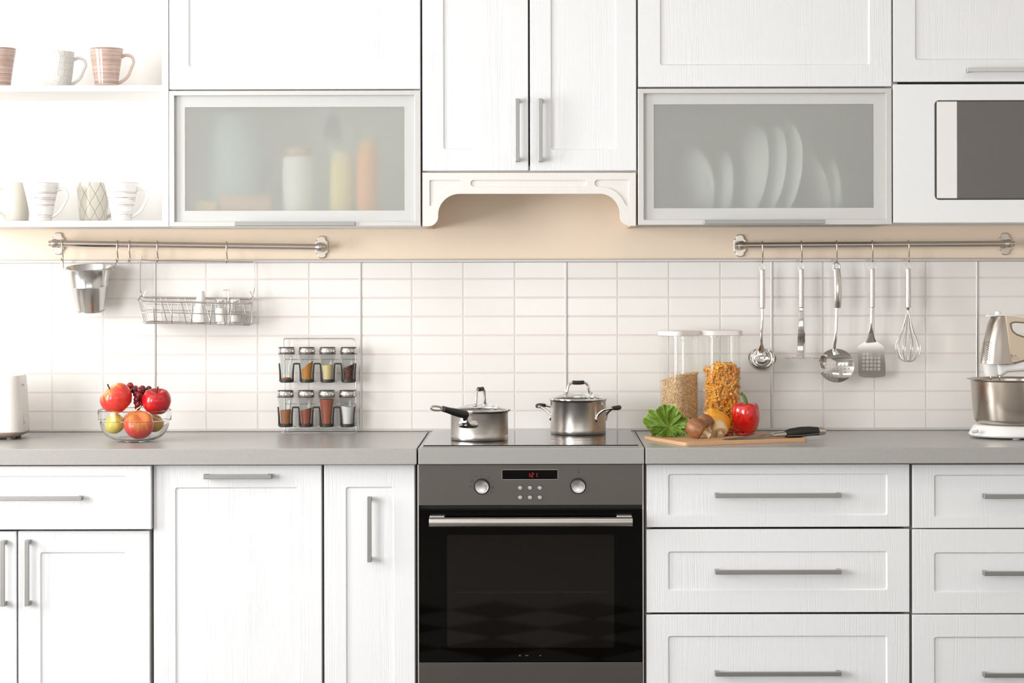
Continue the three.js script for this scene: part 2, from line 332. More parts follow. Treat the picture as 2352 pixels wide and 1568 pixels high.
// ---------- base cabinets ----------
{
  const sink = baseUnit('white wooden base cabinet at the left end, a pulled-out drawer above two doors', -263, 346);
  const d = panelFront(sink, 'drawer', rect(-264, 1070, 347, 1216, 0.6), rect(-205, 1096, 291, 1189, 0.6), 0.6, 0.038);
  handle(d, -107, 1145, 187, 1145);
  const dl = panelFront(sink, 'door', rect(-264, 1220, 38, BOTTOM, baseZ), rect(-208, 1270, -16, BOTTOM - 54, baseZ), baseZ);
  handle(dl, 5, 1242, 5, 1393);
  const dr = panelFront(sink, 'door', rect(42, 1219, 344, BOTTOM, baseZ), rect(96, 1271, 288, BOTTOM - 54, baseZ), baseZ);
  handle(dr, 61, 1241, 61, 1392);

  const wide = baseUnit('white wooden base cabinet with one tall door and a short horizontal handle along its top', 352, 740);
  const wd = panelFront(wide, 'door', rect(353, 1068, 739, BOTTOM, baseZ), rect(406, 1122, 683, BOTTOM - 54, baseZ), baseZ);
  handle(wd, 466, 1095, 623, 1095);

  const slim = baseUnit('narrow white wooden base cabinet with an upright handle, directly left of the oven', 744, 954);
  const sd = panelFront(slim, 'door', rect(745, 1067, 953, BOTTOM, baseZ), rect(798, 1121, 902, BOTTOM - 54, baseZ), baseZ);
  handle(sd, 848, 1142, 848, 1291);

  const drawers = [[1066, 1210, 1091, 1180], [1215, 1406, 1269, 1352], [1411, 1690, 1463, 1636]];
  const d1 = baseUnit('white wooden cabinet of three drawers with long bar handles, directly right of the oven', 1483, 2091);
  drawers.forEach(([a, b, c, e], i) => {
    const f = panelFront(d1, 'drawer', rect(1485, a, 2089, b, baseZ), rect(1538, c, 2035, e, baseZ), baseZ);
    handle(f, 1643, [1138, 1314, 1548][i], 1933, [1138, 1314, 1548][i]);
  });
  const d2 = baseUnit('white wooden cabinet of three drawers at the right end, under the mixer', 2094, 2702);
  drawers.forEach(([a, b, c, e], i) => {
    const f = panelFront(d2, 'drawer', rect(2096, a, 2700, b + 2, baseZ), rect(2149, c + 2, 2646, e + 4, baseZ), baseZ);
    handle(f, 2261, [1140, 1317, 1551][i], 2551, [1140, 1317, 1551][i]);
  });
}
// ---------- worktops ----------
const TOP = 0.9, FRONT = 0.62;
{
  const y0 = 0.857, slab = (x0, x1) => metreUV(box(x0, x1, y0, TOP, 0.0145, FRONT, 0.0022), x0 * 0.31, 0.2);
  const a = at(957, 1030, FRONT).x, b = at(960.5, 1030, FRONT).x, c = at(1480, 1030, FRONT).x, d = at(1482.5, 1030, FRONT).x;
  single('worktop', 'long grey laminate worktop left of the hob, carrying the fruit bowl and the spice rack', 'worktop', slab(-2.1, a), M.worktop);
  single('worktop', 'long grey laminate worktop right of the hob, carrying the chopping board and the mixer', 'worktop', slab(d, 2.2), M.worktop);
  const t = thing('hob', 'black glass hob set in a short section of grey worktop above the oven', 'hob', V((b + c) / 2, y0, 0.3));
  world(t, 'surround', metreUV(box(b, c, y0, TOP, 0.0145, FRONT, 0.0022)), material('#9e9d9b', 0.34));
  const g = { x0: b + 0.012, x1: c - 0.014, z0: 0.055, z1: 0.593 };
  world(t, 'rim', join([box(g.x0 - 0.004, g.x1 + 0.004, TOP, TOP + 0.003, g.z1, g.z1 + 0.003, 0.0008), box(g.x0 - 0.004, g.x0, TOP, TOP + 0.003, g.z0, g.z1, 0.0008), box(g.x1, g.x1 + 0.004, TOP, TOP + 0.003, g.z0, g.z1, 0.0008), box(g.x0 - 0.004, g.x1 + 0.004, TOP, TOP + 0.003, g.z0 - 0.003, g.z0, 0.0008)]), M.hobRim);
  world(t, 'glass_plate', box(g.x0, g.x1, TOP, TOP + 0.006, g.z0, g.z1, 0.001), M.hobGlass);
}
// ---------- oven ----------
{
  const z = 0.585, r = rect(962, 1064, 1476, BOTTOM, z), t = thing('oven', 'built-in oven with a black glass door, steel bar handle and grey control panel', 'oven', V((r.x0 + r.x1) / 2, 0, 0.3));
  const R = (x0, y0, x1, y1, zz = z) => rect(x0, y0, x1, y1, zz);
  world(t, 'housing', join([box(r.x0, r.x1, 0.1, 0.853, 0.05, 0.55), box(r.x0, r.x1, 0, 0.1, 0.05, 0.5)]), M.black);
  world(t, 'side_trim', box(r.x0 - 0.0035, r.x0, 0.1, 0.853, 0.5, z - 0.004), M.aluminium);
  world(t, 'side_trim', box(r.x1, r.x1 + 0.0035, 0.1, 0.853, 0.5, z - 0.004), M.aluminium);
  const pan = R(962.5, 1064, 1475.5, 1160);
  const cp = world(t, 'control_panel', metreUV(box(pan.x0, pan.x1, pan.y0, 0.8535, 0.552, z, 0.001)), M.ovenSteel);
  // display
  const D = R(1152.5, 1078, 1281.5, 1101);
  world(cp, 'display_frame', join([box(D.x0, D.x1, D.y1 - 0.0011, D.y1, z, z + 0.001), box(D.x0, D.x1, D.y0, D.y0 + 0.0011, z, z + 0.001), box(D.x0, D.x0 + 0.0011, D.y0, D.y1, z, z + 0.001), box(D.x1 - 0.0011, D.x1, D.y0, D.y1, z, z + 0.001)]), M.chrome);
  world(cp, 'display', box(D.x0 + 0.001, D.x1 - 0.001, D.y0 + 0.001, D.y1 - 0.001, z - 0.002, z + 0.0006), material('#020202', 0.3, { specularIntensity: 0.2 }));
  const seg = [], k = per(z), digit = (px, on) => {        // seven bars: a top, b, c right, d bottom, e, f left, g middle
    const c = at(px, 1090.5, z), w = 4.2 * k, h = 5.0 * k, q = 0.8 * k, zz = z + 0.0004, f = z + 0.0009;
    const H = (y) => box(c.x - w / 2 + q, c.x + w / 2 - q, c.y + y - q, c.y + y + q, zz, f), U = (x, y) => box(c.x + x - q, c.x + x + q, c.y + y - h / 2 + q, c.y + y + h / 2 - q, zz, f);
    const all = { a: () => H(h), g: () => H(0), d: () => H(-h), b: () => U(w / 2, h / 2), c: () => U(w / 2, -h / 2), f: () => U(-w / 2, h / 2), e: () => U(-w / 2, -h / 2) };
    for (const s of on) seg.push(all[s]());
  };
  digit(1214.5, 'bc'); digit(1223, 'abged'); digit(1231, 'bc');
  const dots = [at(1219, 1088.5, z), at(1219, 1092.5, z)].map((p) => box(p.x - 0.0007, p.x + 0.0007, p.y - 0.0007, p.y + 0.0007, z + 0.0004, z + 0.0009));
  world(cp, 'display_digits', join([...seg, ...dots]), material('#300404', 0.5, { emissive: '#ff1420', emissiveIntensity: 0.9 }), 'red digits 1:21');
  // knobs
  for (const [px, py] of [[1106.5, 1118], [1328, 1117]]) {
    const c = at(px, py, z + 0.016), R0 = 16 * k;
    const kn = part(cp, 'knob', lathe([[0, 0.002], [R0 * 1.13, 0.002], [R0 * 1.13, 0.004], [R0 * 1.02, 0.005], [R0, 0.006], [R0 * 0.97, 0.019], [R0 * 0.93, 0.0203], [R0 * 0.86, 0.0198], [0, 0.0196]], 48, 0.5).rotateX(Math.PI / 2), material('#c9c9c8', 0.26, { metalness: 1, anisotropy: 0.75 }), V(c.x - t.position.x, c.y - t.position.y, z - t.position.z - 0.002));
    part(cp, 'knob_ring', lathe([[R0 * 1.0, 0], [R0 * 1.17, 0], [R0 * 1.17, 0.0042], [R0 * 1.0, 0.0042]], 40, 0.5).rotateX(Math.PI / 2), M.black, V(c.x - t.position.x, c.y - t.position.y, z - t.position.z - 0.001));
  }
  for (const py of [1120, 1142]) for (const px of [1195, 1217.5, 1240]) {
    const c = at(px, py, z);
    part(cp, 'button', lathe([[0, 0], [0.0062, 0], [0.0062, 0.002], [0.0052, 0.0032], [0, 0.0034]], 24, 0.5).rotateX(Math.PI / 2), M.alu2, V(c.x - t.position.x, c.y - t.position.y, z - t.position.z));
    part(cp, 'button_groove', lathe([[0.0062, 0], [0.0072, 0], [0.0072, 0.0006], [0.0062, 0.0006]], 24, 0.5).rotateX(Math.PI / 2), M.black, V(c.x - t.position.x, c.y - t.position.y, z - t.position.z));
  }
  // printed marks round the knobs, as thin raised ink
  const ink = [], sq = (px, py, w, h, q = 0.7) => { const c = at(px, py, z), W = w * k / 2, H = h * k / 2, Q = q * k, L = [], f = (x0, x1, y0, y1) => L.push(box(c.x + x0, c.x + x1, c.y + y0, c.y + y1, z - 0.0005, z + 0.00025)); f(-W, W, H - Q, H); f(-W, W, -H, -H + Q); f(-W, -W + Q, -H, H); f(W - Q, W, -H, H); ink.push(join(L)); };
  const bar = (px, py, w, h) => { const c = at(px, py, z); ink.push(box(c.x - w * k / 2, c.x + w * k / 2, c.y - h * k / 2, c.y + h * k / 2, z - 0.0005, z + 0.00025)); };
  sq(1084.5, 1104.5, 7, 6); bar(1084.5, 1104.5, 4, 1); bar(1084.5, 1102.5, 1, 6); sq(1094, 1094, 7, 3); bar(1094, 1095.5, 5, 1); sq(1106.5, 1093, 9, 4.5); sq(1121, 1096, 7, 6); bar(1121, 1098, 5, 1); sq(1129.5, 1105, 7, 6); bar(1081, 1116, 6, 2); bar(1081, 1117.5, 3, 2); bar(1132, 1119, 6, 1.4); bar(1132, 1119, 1.4, 6); sq(1129, 1130.5, 6, 4); bar(1328.5, 1079.5, 1.2, 7); bar(1328.5, 1085, 2.8, 4);
  for (let a = -58; a <= 58; a += 4) { const q = a * Math.PI / 180, c = at(1328 + 22.5 * Math.sin(q), 1117 - 22.5 * Math.cos(q), z); ink.push(box(c.x - 0.0009, c.x + 0.0009, c.y - 0.0003, c.y + 0.0003, z - 0.0005, z + 0.00025)); }
  const inkMat = material('#474441', 0.6); for (const g of ink) world(cp, 'printed_symbol', g, inkMat);
  // door
  const g = R(962.5, 1170, 1475.5, 1519), dz = z + 0.001;
  const wn = R(1027, 1228, 1411, 1487, dz), fill = (x0, x1, y0, y1) => box(x0, x1, y0, y1, dz - 0.006, dz);
  const slab = extrude((() => { const s = shapeOf([[g.x0, g.y0], [g.x1, g.y0], [g.x1, g.y1], [g.x0, g.y1]]); return s; })(), 0.006, 0.0008).translate(0, 0, dz - 0.006);
  const door = world(t, 'door', slab, material('#040303', 0.03, { specularIntensity: 0.28 }));
  world(t, 'door_slot', box(g.x0 + 0.002, g.x1 - 0.002, pan.y0 - 0.011, pan.y0, 0.53, 0.56), M.black);
  const wr = roundRect(wn.x0, wn.y0, wn.x1, wn.y1, 0.006, dz + 0.0002);
  world(door, 'window', loft([roundRect(wn.x0, wn.y0, wn.x1, wn.y1, 0.006, dz - 0.003), wr], { capStart: true, capEnd: true, crease: 0.3 }), material('#100d0a', 0.03, { specularIntensity: 0.5 }), 'slightly lighter viewing window');
  const sh = R(1045, 1356, 1395, 1363, dz);
  world(door, 'shelf_edge', box(sh.x0, sh.x1, sh.y0 + 0.002, sh.y1 - 0.002, dz - 0.001, dz + 0.0004), material('#1c1818', 0.03, { specularIntensity: 0.5 }));
  const marks = material('#5a5552', 0.5); [[1194, 4, 3], [1210, 7, 2], [1241, 4, 2]].forEach(([px, w, h]) => { const c = at(px, 1505, dz); world(door, 'printed_mark', box(c.x - w * k / 2, c.x + w * k / 2, c.y - h * k / 2, c.y + h * k / 2, dz - 0.001, dz + 0.0003), marks); });
  // handle: a round-fronted bar on two brackets
  const ha = at(985.5, 1199.5, z + 0.045), hb = at(1453, 1199.5, z + 0.045), hr = 11.2 * per(z + 0.045);
  const bar_ = world(door, 'handle', sweep([[ha.x, ha.y, z + 0.04], [ha.x + 0.002, ha.y, z + 0.04], [hb.x - 0.002, ha.y, z + 0.04], [hb.x, ha.y, z + 0.04]], (u) => (u < 0.1 || u > 0.9 ? hr * 0.97 : hr), { seg: 28, flat: 1, up: V(0, 1, 0), crease: 0.5 }), material('#c4c2bf', 0.3, { metalness: 1 }));
  for (const px of [1004, 1434]) { const c = at(px, 1196, z + 0.03); world(door, 'handle_bracket', box(c.x - 0.02, c.x + 0.02, ha.y - 0.006, ha.y + hr + 0.003, dz, z + 0.034, 0.002), M.alu2); }
  const low = R(962.5, 1520.5, 1475.5, BOTTOM);
  world(t, 'lower_panel', metreUV(box(low.x0, low.x1, 0.11, low.y1, 0.552, z, 0.001)), M.ovenSteel);
}

// ---------- wall cabinets ----------
const wallZ = 0.35, SKY = -250;
const upperY1 = at(1176, SKY, wallZ).y;
function wallUnit(name, label, px0, px1, pyBottom, extra = () => [], mat = M.carcass) {
  const r = rect(px0, 0, px1, pyBottom, wallZ), t = thing(name, label, 'cabinet', V((r.x0 + r.x1) / 2, r.y0, 0.17));
  world(t, 'carcass', carcassGeo(r.x0, r.x1, r.y0, upperY1, 0.0015, wallZ - 0.0205, extra(r)), mat);
  return t;
}
function glassDoor(t, O, I, G, z, hx0, hx1, hy) {      // O outer, I inner edge of the aluminium frame, G clear field inside the printed border
  const f = 0.02, s = shapeOf([[O.x0, O.y0], [O.x1, O.y0], [O.x1, O.y1], [O.x0, O.y1]]), hole = (S, q) => { const p = new THREE.Path(); p.moveTo(q.x0, q.y0); p.lineTo(q.x0, q.y1); p.lineTo(q.x1, q.y1); p.lineTo(q.x1, q.y0); p.closePath(); S.holes.push(p); };
  hole(s, I);
  const d = world(t, 'glass_door', extrude(s, f, 0.0008).translate(0, 0, z - f), M.aluminium);
  const zb = z - 0.010, b = shapeOf([[I.x0 - 0.004, I.y0 - 0.004], [I.x1 + 0.004, I.y0 - 0.004], [I.x1 + 0.004, I.y1 + 0.004], [I.x0 - 0.004, I.y1 + 0.004]]);
  hole(b, G);
  world(d, 'printed_border', extrude(b, 0.0042).translate(0, 0, zb - 0.0042), M.frostedBand);
  world(d, 'frosted_pane', box(G.x0, G.x1, G.y0, G.y1, zb - 0.0041, zb - 0.0002), M.frosted, 'frosted glass pane');
  const a = at(hx0, hy, z + 0.02), c = at(hx1, hy, z + 0.02);
  world(d, 'handle', join([box(a.x, c.x, a.y - 0.0058, a.y + 0.0058, z + 0.013, z + 0.02, 0.001), box(a.x + 0.002, a.x + 0.014, a.y - 0.005, a.y + 0.005, z - 0.001, z + 0.014, 0.001), box(c.x - 0.014, c.x - 0.002, a.y - 0.005, a.y + 0.005, z - 0.001, z + 0.014, 0.001)]), M.handle);
  return d;
}
let SHELF_L, SHELF_R;
{
  const R = (a, b, c, d, z = wallZ) => rect(a, b, c, d, z);
  // open shelves with mugs at the far left
  {
    const r = R(-110, 0, 387, 521), t = thing('open_shelf', 'white open wall shelf unit at the left, holding mugs on two boards', 'shelf', V((r.x0 + r.x1) / 2, r.y0, 0.17));
    const b1 = R(0, 507, 100, 521), b2 = R(0, 196, 100, 210);
    world(t, 'back_panel', box(r.x0, r.x1, r.y0, upperY1, 0.0015, 0.012), M.carcass);
    world(t, 'side_panel', box(r.x1 - 0.018, r.x1, r.y0, upperY1, 0.012, wallZ - 0.0005, 0.001), M.carcass);
    world(t, 'shelf_board', box(r.x0, r.x1 - 0.018, b1.y0, b1.y1, 0.012, wallZ - 0.003, 0.001), M.carcass);
    world(t, 'shelf_board', box(r.x0, r.x1 - 0.018, b2.y0, b2.y1, 0.012, wallZ - 0.003, 0.001), M.carcass);
    world(t, 'shelf_board', box(r.x0, r.x1 - 0.018, upperY1 - 0.018, upperY1, 0.012, wallZ - 0.003, 0.001), M.carcass);
    SHELF_L = { lower: b1.y1, upper: b2.y1 };
  }
  // cabinet with the left frosted flap
  {
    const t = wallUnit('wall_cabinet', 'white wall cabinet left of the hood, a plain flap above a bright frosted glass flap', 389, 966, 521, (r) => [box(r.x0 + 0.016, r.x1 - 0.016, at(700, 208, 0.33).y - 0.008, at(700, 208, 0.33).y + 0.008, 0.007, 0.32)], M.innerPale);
    const f = panelFront(t, 'flap', R(388.3, SKY, 965, 205), R(436, SKY + 50, 919, 151), wallZ);
    glassDoor(t, R(388.5, 208, 966, 519.5), R(400.5, 219, 952.5, 509), R(423.5, 245, 928.5, 483.5), wallZ, 538, 815, 514);
  }
  // hood cabinet
  {
    const t = wallUnit('hood_cabinet', 'white cooker hood cabinet with two doors and an arched carved valance', 969, 1463, 394);
    const a = panelFront(t, 'door', R(970, SKY, 1213, 392), R(1021, SKY + 50, 1164, 340), wallZ), b = panelFront(t, 'door', R(1217, SKY, 1461, 392), R(1268, SKY + 50, 1412, 341), wallZ);
    handle(a, 1188.5, 226, 1188.5, 371); handle(b, 1241.5, 226, 1241.5, 371);
    const zv = wallZ, P = (px, py) => { const p = at(px, py, zv); return [p.x, p.y]; };
    const arc = (x0, y0, cx, cy, x1, y1, n = 10) => Array.from({ length: n }, (_, i) => { const u = (i + 1) / n; return P((1 - u) * (1 - u) * x0 + 2 * u * (1 - u) * cx + u * u * x1, (1 - u) * (1 - u) * y0 + 2 * u * (1 - u) * cy + u * u * y1); });
    const round = (cx, cy, rx, ry, a0, a1, n = 10) => Array.from({ length: n + 1 }, (_, i) => { const q = (a0 + (a1 - a0) * i / n) * Math.PI / 180; return P(cx + rx * Math.cos(q), cy - ry * Math.sin(q)); });
    const outline = shapeOf([P(970.5, 396.5), P(970.5, 519.5), P(984, 519.5), ...round(984, 497.5, 22.5, 22, -90, 0, 8).slice(1), ...round(1056, 493, 49.5, 48, 180, 90, 12), ...round(1379, 493, 45, 48, 90, 0, 12), ...round(1447, 497.5, 23, 21, 180, 270, 8), P(1460.5, 518.5), P(1460.5, 396.5)]);
    const holes = [
      [P(986.5, 416), P(989, 413.5), ...round(1055, 421, 7.5, 7.5, 90, -90, 8), ...round(1056, 493, 66, 64.5, 95, 158, 10), P(990, 473), P(987, 472)],
      [...round(1348 - 7.5, 421, 7.5, 7.5, 90, -90, 8), ...round(1081 + 7.5, 421, 7.5, 7.5, 270, 90, 8)],
      [P(1442, 412.5), P(1445, 415), P(1444.5, 472), P(1441, 472.5), ...round(1379, 493, 62, 64.5, 22, 85, 10), ...round(1374, 420.5, 8, 8, 270, 90, 8)],
    ];
    for (const h of holes) { const p = new THREE.Path(); h.forEach(([x, y], i) => (i ? p.lineTo(x, y) : p.moveTo(x, y))); p.closePath(); outline.holes.push(p); }
    const vm = part(t, 'valance', metreUV(extrude(outline, 0.018, 0.0007).translate(-t.position.x, -t.position.y, zv - 0.018 - t.position.z), 3.1, 0.4), M.valance);
    holes.forEach((h) => world(vm, 'sunk_panel', metreUV(extrude(shapeOf(h), 0.008).translate(0, 0, zv - 0.0125), 3.1, 0.4), M.valance));
    const sideL = R(968.5, 394, 973, 521), sideR = R(1458.5, 394, 1463, 519);
    const inner = material('#ecd3b8', 0.7);
    world(t, 'hood_side', box(sideL.x0, sideL.x0 + 0.016, sideL.y0, sideL.y1, 0.0015, zv - 0.0185), inner);
    world(t, 'hood_side', box(sideR.x1 - 0.016, sideR.x1, sideR.y0, sideR.y1, 0.0015, zv - 0.0185), inner);
  }
  // right cabinet with plates
  {
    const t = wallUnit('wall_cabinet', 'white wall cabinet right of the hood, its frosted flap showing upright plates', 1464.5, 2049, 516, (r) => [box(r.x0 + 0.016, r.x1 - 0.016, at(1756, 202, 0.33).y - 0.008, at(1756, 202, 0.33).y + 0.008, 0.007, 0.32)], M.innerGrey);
    panelFront(t, 'flap', R(1465.5, SKY, 2047.5, 199), R(1519, SKY + 50, 1994, 146.5), wallZ);
    glassDoor(t, R(1465.5, 203, 2048, 516), R(1478.5, 214, 2034.5, 504), R(1502, 238.5, 2007.5, 477.5), wallZ, 1617, 1896, 509.5);
  }
  // microwave cabinet
  {
    const t = wallUnit('wall_cabinet', 'white wall cabinet at the right edge with a microwave built into it', 2050, 2640, 512);
    const d = panelFront(t, 'door', R(2051.5, SKY, 2638.5, 187), R(2105, SKY + 50, 2586, 134), wallZ);
    handle(d, 2222, 160, 2468, 160, M.aluminium);
    const O = R(2051.5, 193, 2638.5, 511), H = R(2147, 230, 2542, 458.5), s = shapeOf([[O.x0, O.y0], [O.x1, O.y0], [O.x1, O.y1], [O.x0, O.y1]]);
    const p = new THREE.Path(); roundRect(H.x0, H.y0, H.x1, H.y1, 0.012, 0).reverse().forEach((q, i) => (i ? p.lineTo(q.x, q.y) : p.moveTo(q.x, q.y))); p.closePath(); s.holes.push(p);
    world(t, 'surround', metreUV(extrude(s, 0.02, 0.0015).translate(0, 0, wallZ - 0.02), 1.3, 2.2), material('#eceef0', 0.4));
    const mw = thing('microwave', 'built-in white microwave with a dark grey glass door in the right wall cabinet', 'microwave', V((H.x0 + H.x1) / 2, H.y0, 0.2));
    const q = 0.0045;
    world(mw, 'housing', loft([roundRect(H.x0 + 0.001, H.y0 + 0.001, H.x1 - 0.001, H.y1 - 0.001, 0.012, 0.05), roundRect(H.x0 + 0.001, H.y0 + 0.001, H.x1 - 0.001, H.y1 - 0.001, 0.012, wallZ - 0.006)], { capStart: true, capEnd: true, crease: 0.3 }), material('#5d5a58', 0.4));
    const a = at(2152, 233, wallZ), b = at(2199, 455, wallZ), c = at(2542, 455, wallZ);
    world(mw, 'side_panel', box(a.x, b.x, b.y, a.y, wallZ - 0.012, wallZ - 0.0015, 0.0012), material('#ececec', 0.3));
    world(mw, 'door', box(b.x + 0.0003, H.x1 - q, b.y, a.y, wallZ - 0.012, wallZ - 0.002, 0.001), material('#6a6765', 0.3, { specularIntensity: 0.6 }));
  }
}

// ---------- rails, hooks and what hangs from them ----------
const RAIL_Z = 0.055;
{
  const flangeShape = shapeOf((() => {                     // a waisted, scalloped plate
    const h = 0.0325, w = 0.0185, half = [[0.006, h], [0.0115, h * 0.86], [0.0125, h * 0.66], [w, h * 0.5], [w, 0]];
    const up = half.concat(half.slice(0, -1).reverse().map(([x, y]) => [x, -y]));
    return up.concat(up.slice().reverse().map(([x, y]) => [-x, y]));
  })());
  const flangeGeo = extrude(flangeShape, 0.007, 0.0022);
  const knobGeo = lathe([[0.0, -0.017], [0.0075, -0.0165], [0.0085, -0.013], [0.0085, -0.010], [0.0125, -0.006], [0.0135, 0], [0.0125, 0.006], [0.0098, 0.010], [0.0092, 0.013]], 28, 0.5).rotateZ(-Math.PI / 2);
  const postGeo = lathe([[0.012, 0.006], [0.009, 0.014], [0.0072, 0.024], [0.0072, RAIL_Z]], 24, 0.6).rotateX(Math.PI / 2);
  function rail(label, a, b, capAtA) {
    const A = at(...a, RAIL_Z), B = at(...b, RAIL_Z), t = thing('hanging_rail', label, 'rail', V((A.x + B.x) / 2, (A.y + B.y) / 2, 0));
    world(t, 'bar', rod(A, B, 0.0088, 24), M.steelSatin);
    for (const [p, s] of [[A, 1], [B, -1]]) {
      const f = part(t, 'wall_plate', flangeGeo, M.steelSatin, V(p.x - t.position.x, p.y - t.position.y, 0));
      part(f, 'post', postGeo, M.steelSatin);
      part(f, 'end_knob', s > 0 ? knobGeo : knobGeo.clone().rotateY(Math.PI), M.steelSatin, V(0, 0, RAIL_Z));
    }
    return { at: (px) => { const x = at(px, a[1], RAIL_Z).x, u = (x - A.x) / (B.x - A.x); return V(x, A.y + (B.y - A.y) * u, RAIL_Z); } };
  }
  const railL = rail('brushed steel rail on the wall at the left, with the bucket and wire basket', [125, 559], [735, 567]);
  const railR = rail('brushed steel rail on the wall at the right, with five hanging utensils', [1703, 563.5], [2317, 559.5]);
  // an S-hook: loops over the bar, drops in front of it and turns up at the bottom, with a small ball
  const drop = 0.048, R0 = 0.0112, wire = 0.0021;
  const hookGeo = (() => {
    const pts = [];
    for (let a = -70; a <= 180; a += 14) { const q = a * Math.PI / 180; pts.push([0, R0 * Math.sin(q), -R0 * Math.cos(q)]); }
    pts.reverse(); pts.reverse();
    const front = [[0.0004, -0.014, R0 * 0.96], [0.001, -0.03, R0 * 0.55], [0.0012, -drop + 0.008, R0 * 0.2]];
    for (let a = 180; a <= 330; a += 15) { const q = a * Math.PI / 180; front.push([0.0012 - 0.0016 * (a - 180) / 150, -drop + 0.006 * Math.sin(q) + 0.004, 0.0056 + 0.006 * Math.cos(q) + 0.003]); }
    return sweep(spline(pts.concat(front), 64), wire, { seg: 8 });
  })();
  const ballGeo = new THREE.SphereGeometry(0.0031, 14, 10).translate(-0.0006, -drop + 0.0045, 0.0145);
  const hookBottom = (p) => V(p.x + 0.0008, p.y - drop - 0.002, p.z + 0.0085);
  const proto = new THREE.Group(); proto.name = 'hook';
  part(proto, 'wire', hookGeo, M.steelSatin); part(proto, 'ball', ballGeo, M.chrome);
  const hook = (rail_, px, label, yaw = 0) => { const o = proto.clone(), p = rail_.at(px); o.name = numbered('hook'); o.position.copy(p); o.rotation.y = yaw; tag(o, label, 'hook', 'S-hooks on the wall rails'); scene.add(o); return hookBottom(p); };
  const hb = [[144, 'steel S-hook holding the left ear of the bucket'], [270, 'steel S-hook holding the right ear of the bucket'], [298, 'empty steel S-hook between the bucket and the wire basket'], [362, 'steel S-hook holding the left end of the wire basket hanger'], [521, 'steel S-hook holding the right end of the wire basket hanger']].map(([px, l]) => hook(railL, px, l));
  const UT = [[1750.5, 'soup ladle'], [1840.5, 'masher'], [1921, 'skimmer'], [2003, 'slotted turner'], [2086.5, 'whisk']];
  const ub = UT.map(([px, n]) => hook(railR, px, `steel S-hook from which the ${n} hangs`));

  // ---- bucket ----
  {
    const c = at(204, 614, 0.09), tilt = 0.15, t = thing('bucket', 'small galvanised metal bucket hanging from two hooks at the left', 'bucket', c), k = per(0.09);
    const rt = 52.5 * k, rb = 31 * k, h = 102 * k, rm = rb + (rt - rb) * 0.6;
    const body = lathe([[0, -h + 0.004], [rb - 0.004, -h + 0.004], [rb - 0.001, -h], [rb + 0.0022, -h + 0.0005], [rb + 0.0022, -h + 0.003], [rb, -h + 0.005], [rm - 0.0012, -h * 0.4 - 0.004], [rm + 0.0012, -h * 0.4 - 0.0015], [rm + 0.0012, -h * 0.4 + 0.0015], [rm - 0.0002, -h * 0.4 + 0.004], [rt - 0.003, -0.003], [rt, -0.0022], [rt + 0.0016, 0], [rt, 0.0018], [rt - 0.003, 0.0012], [rt - 0.0044, -0.003], [rb - 0.0015, -h + 0.008], [0, -h + 0.008]], 56, 0.7);
    const b = part(t, 'body', body, M.galvanised); b.rotation.x = tilt;
    for (const [s, p] of [[-1, hb[0]], [1, hb[1]]]) {      // a bent wire ear from the rim up into the hook
      const q = p.clone().sub(c), e = V(s * (rt + 0.0006), -0.006, 0);
      part(t, 'ear', sweep(rounded([[e.x - s * 0.010, 0.001, 0.001], [e.x - s * 0.001, -0.009, 0.0015], [e.x + s * 0.006, -0.004, 0.0015], [q.x - s * 0.003, q.y - 0.002, q.z], [q.x, q.y + 0.0035, q.z], [q.x + s * 0.0035, q.y - 0.004, q.z + 0.001], [q.x + s * 0.0025, q.y - 0.0125, q.z + 0.001], [q.x - s * 0.003, q.y - 0.0125, q.z + 0.001]], 0.0045, 4), 0.0012, { seg: 6 }), M.steelSatin);
    }
  }
  // ---- wire basket and its hanger ----
  {
    const z0 = 0.018, z1 = 0.128, W = M.steel, c = at(450, 700, 0.07), t = thing('wire_basket', 'shallow chrome wire basket hanging by a wire frame, holding table shakers', 'basket', c);
    const hz = hb[3].z;
    const a = at(325, 602, hz), b = at(583, 605, hz), ya = hb[3].y + 0.0042, yb = hb[4].y + 0.0042, ab = (x) => ya + (yb - ya) * (x - hb[3].x) / (hb[4].x - hb[3].x);
    world(t, 'hanger', sweep(rounded([[a.x - 0.0025, ab(a.x) + 0.014, hz], [a.x + 0.001, ab(a.x) + 0.001, hz], [hb[3].x, ya, hz], [hb[4].x, yb, hz], [b.x, ab(b.x), hz]], 0.008, 4), 0.0016, { seg: 8 }), W);
    const Lh = at(330, 676, 0.07), Rh = at(579, 673, 0.07), La = at(322.5, 597, hz), Ra = at(584, 598, hz);
    world(t, 'side_wire', sweep(rounded([[La.x, La.y, hz], [La.x, at(0, 668, hz).y, hz], [Lh.x - 0.006, Lh.y + 0.004, 0.072], [Lh.x - 0.001, Lh.y - 0.012, 0.073], [Lh.x + 0.001, Lh.y - 0.002, 0.073], [Lh.x + 0.006, Lh.y + 0.010, 0.073]], 0.003, 3), 0.0014, { seg: 6 }), W);
    world(t, 'side_wire', sweep(rounded([[Ra.x - 0.003, Ra.y - 0.006, hz], [Ra.x, Ra.y, hz], [Ra.x + 0.001, at(0, 665, hz).y, hz], [Rh.x + 0.004, Rh.y, 0.072], [Rh.x, Rh.y - 0.012, 0.073], [Rh.x - 0.001, Rh.y - 0.003, 0.073], [Rh.x - 0.006, Rh.y + 0.006, 0.073]], 0.003, 3), 0.0014, { seg: 6 }), W);
    const fl = at(317, 691, z1), fr = at(577, 697, z1), bl = at(333, 683, z0), br = at(579, 686, z0), ml = at(324, 679, 0.07), mr = at(582, 681, 0.07);
    world(t, 'rim', sweep(rounded([fl, fr, V(mr.x, mr.y, 0.073), br, bl, V(ml.x, ml.y, 0.073)], 0.012, 4, true), 0.0026, { seg: 8, closed: true }), W);
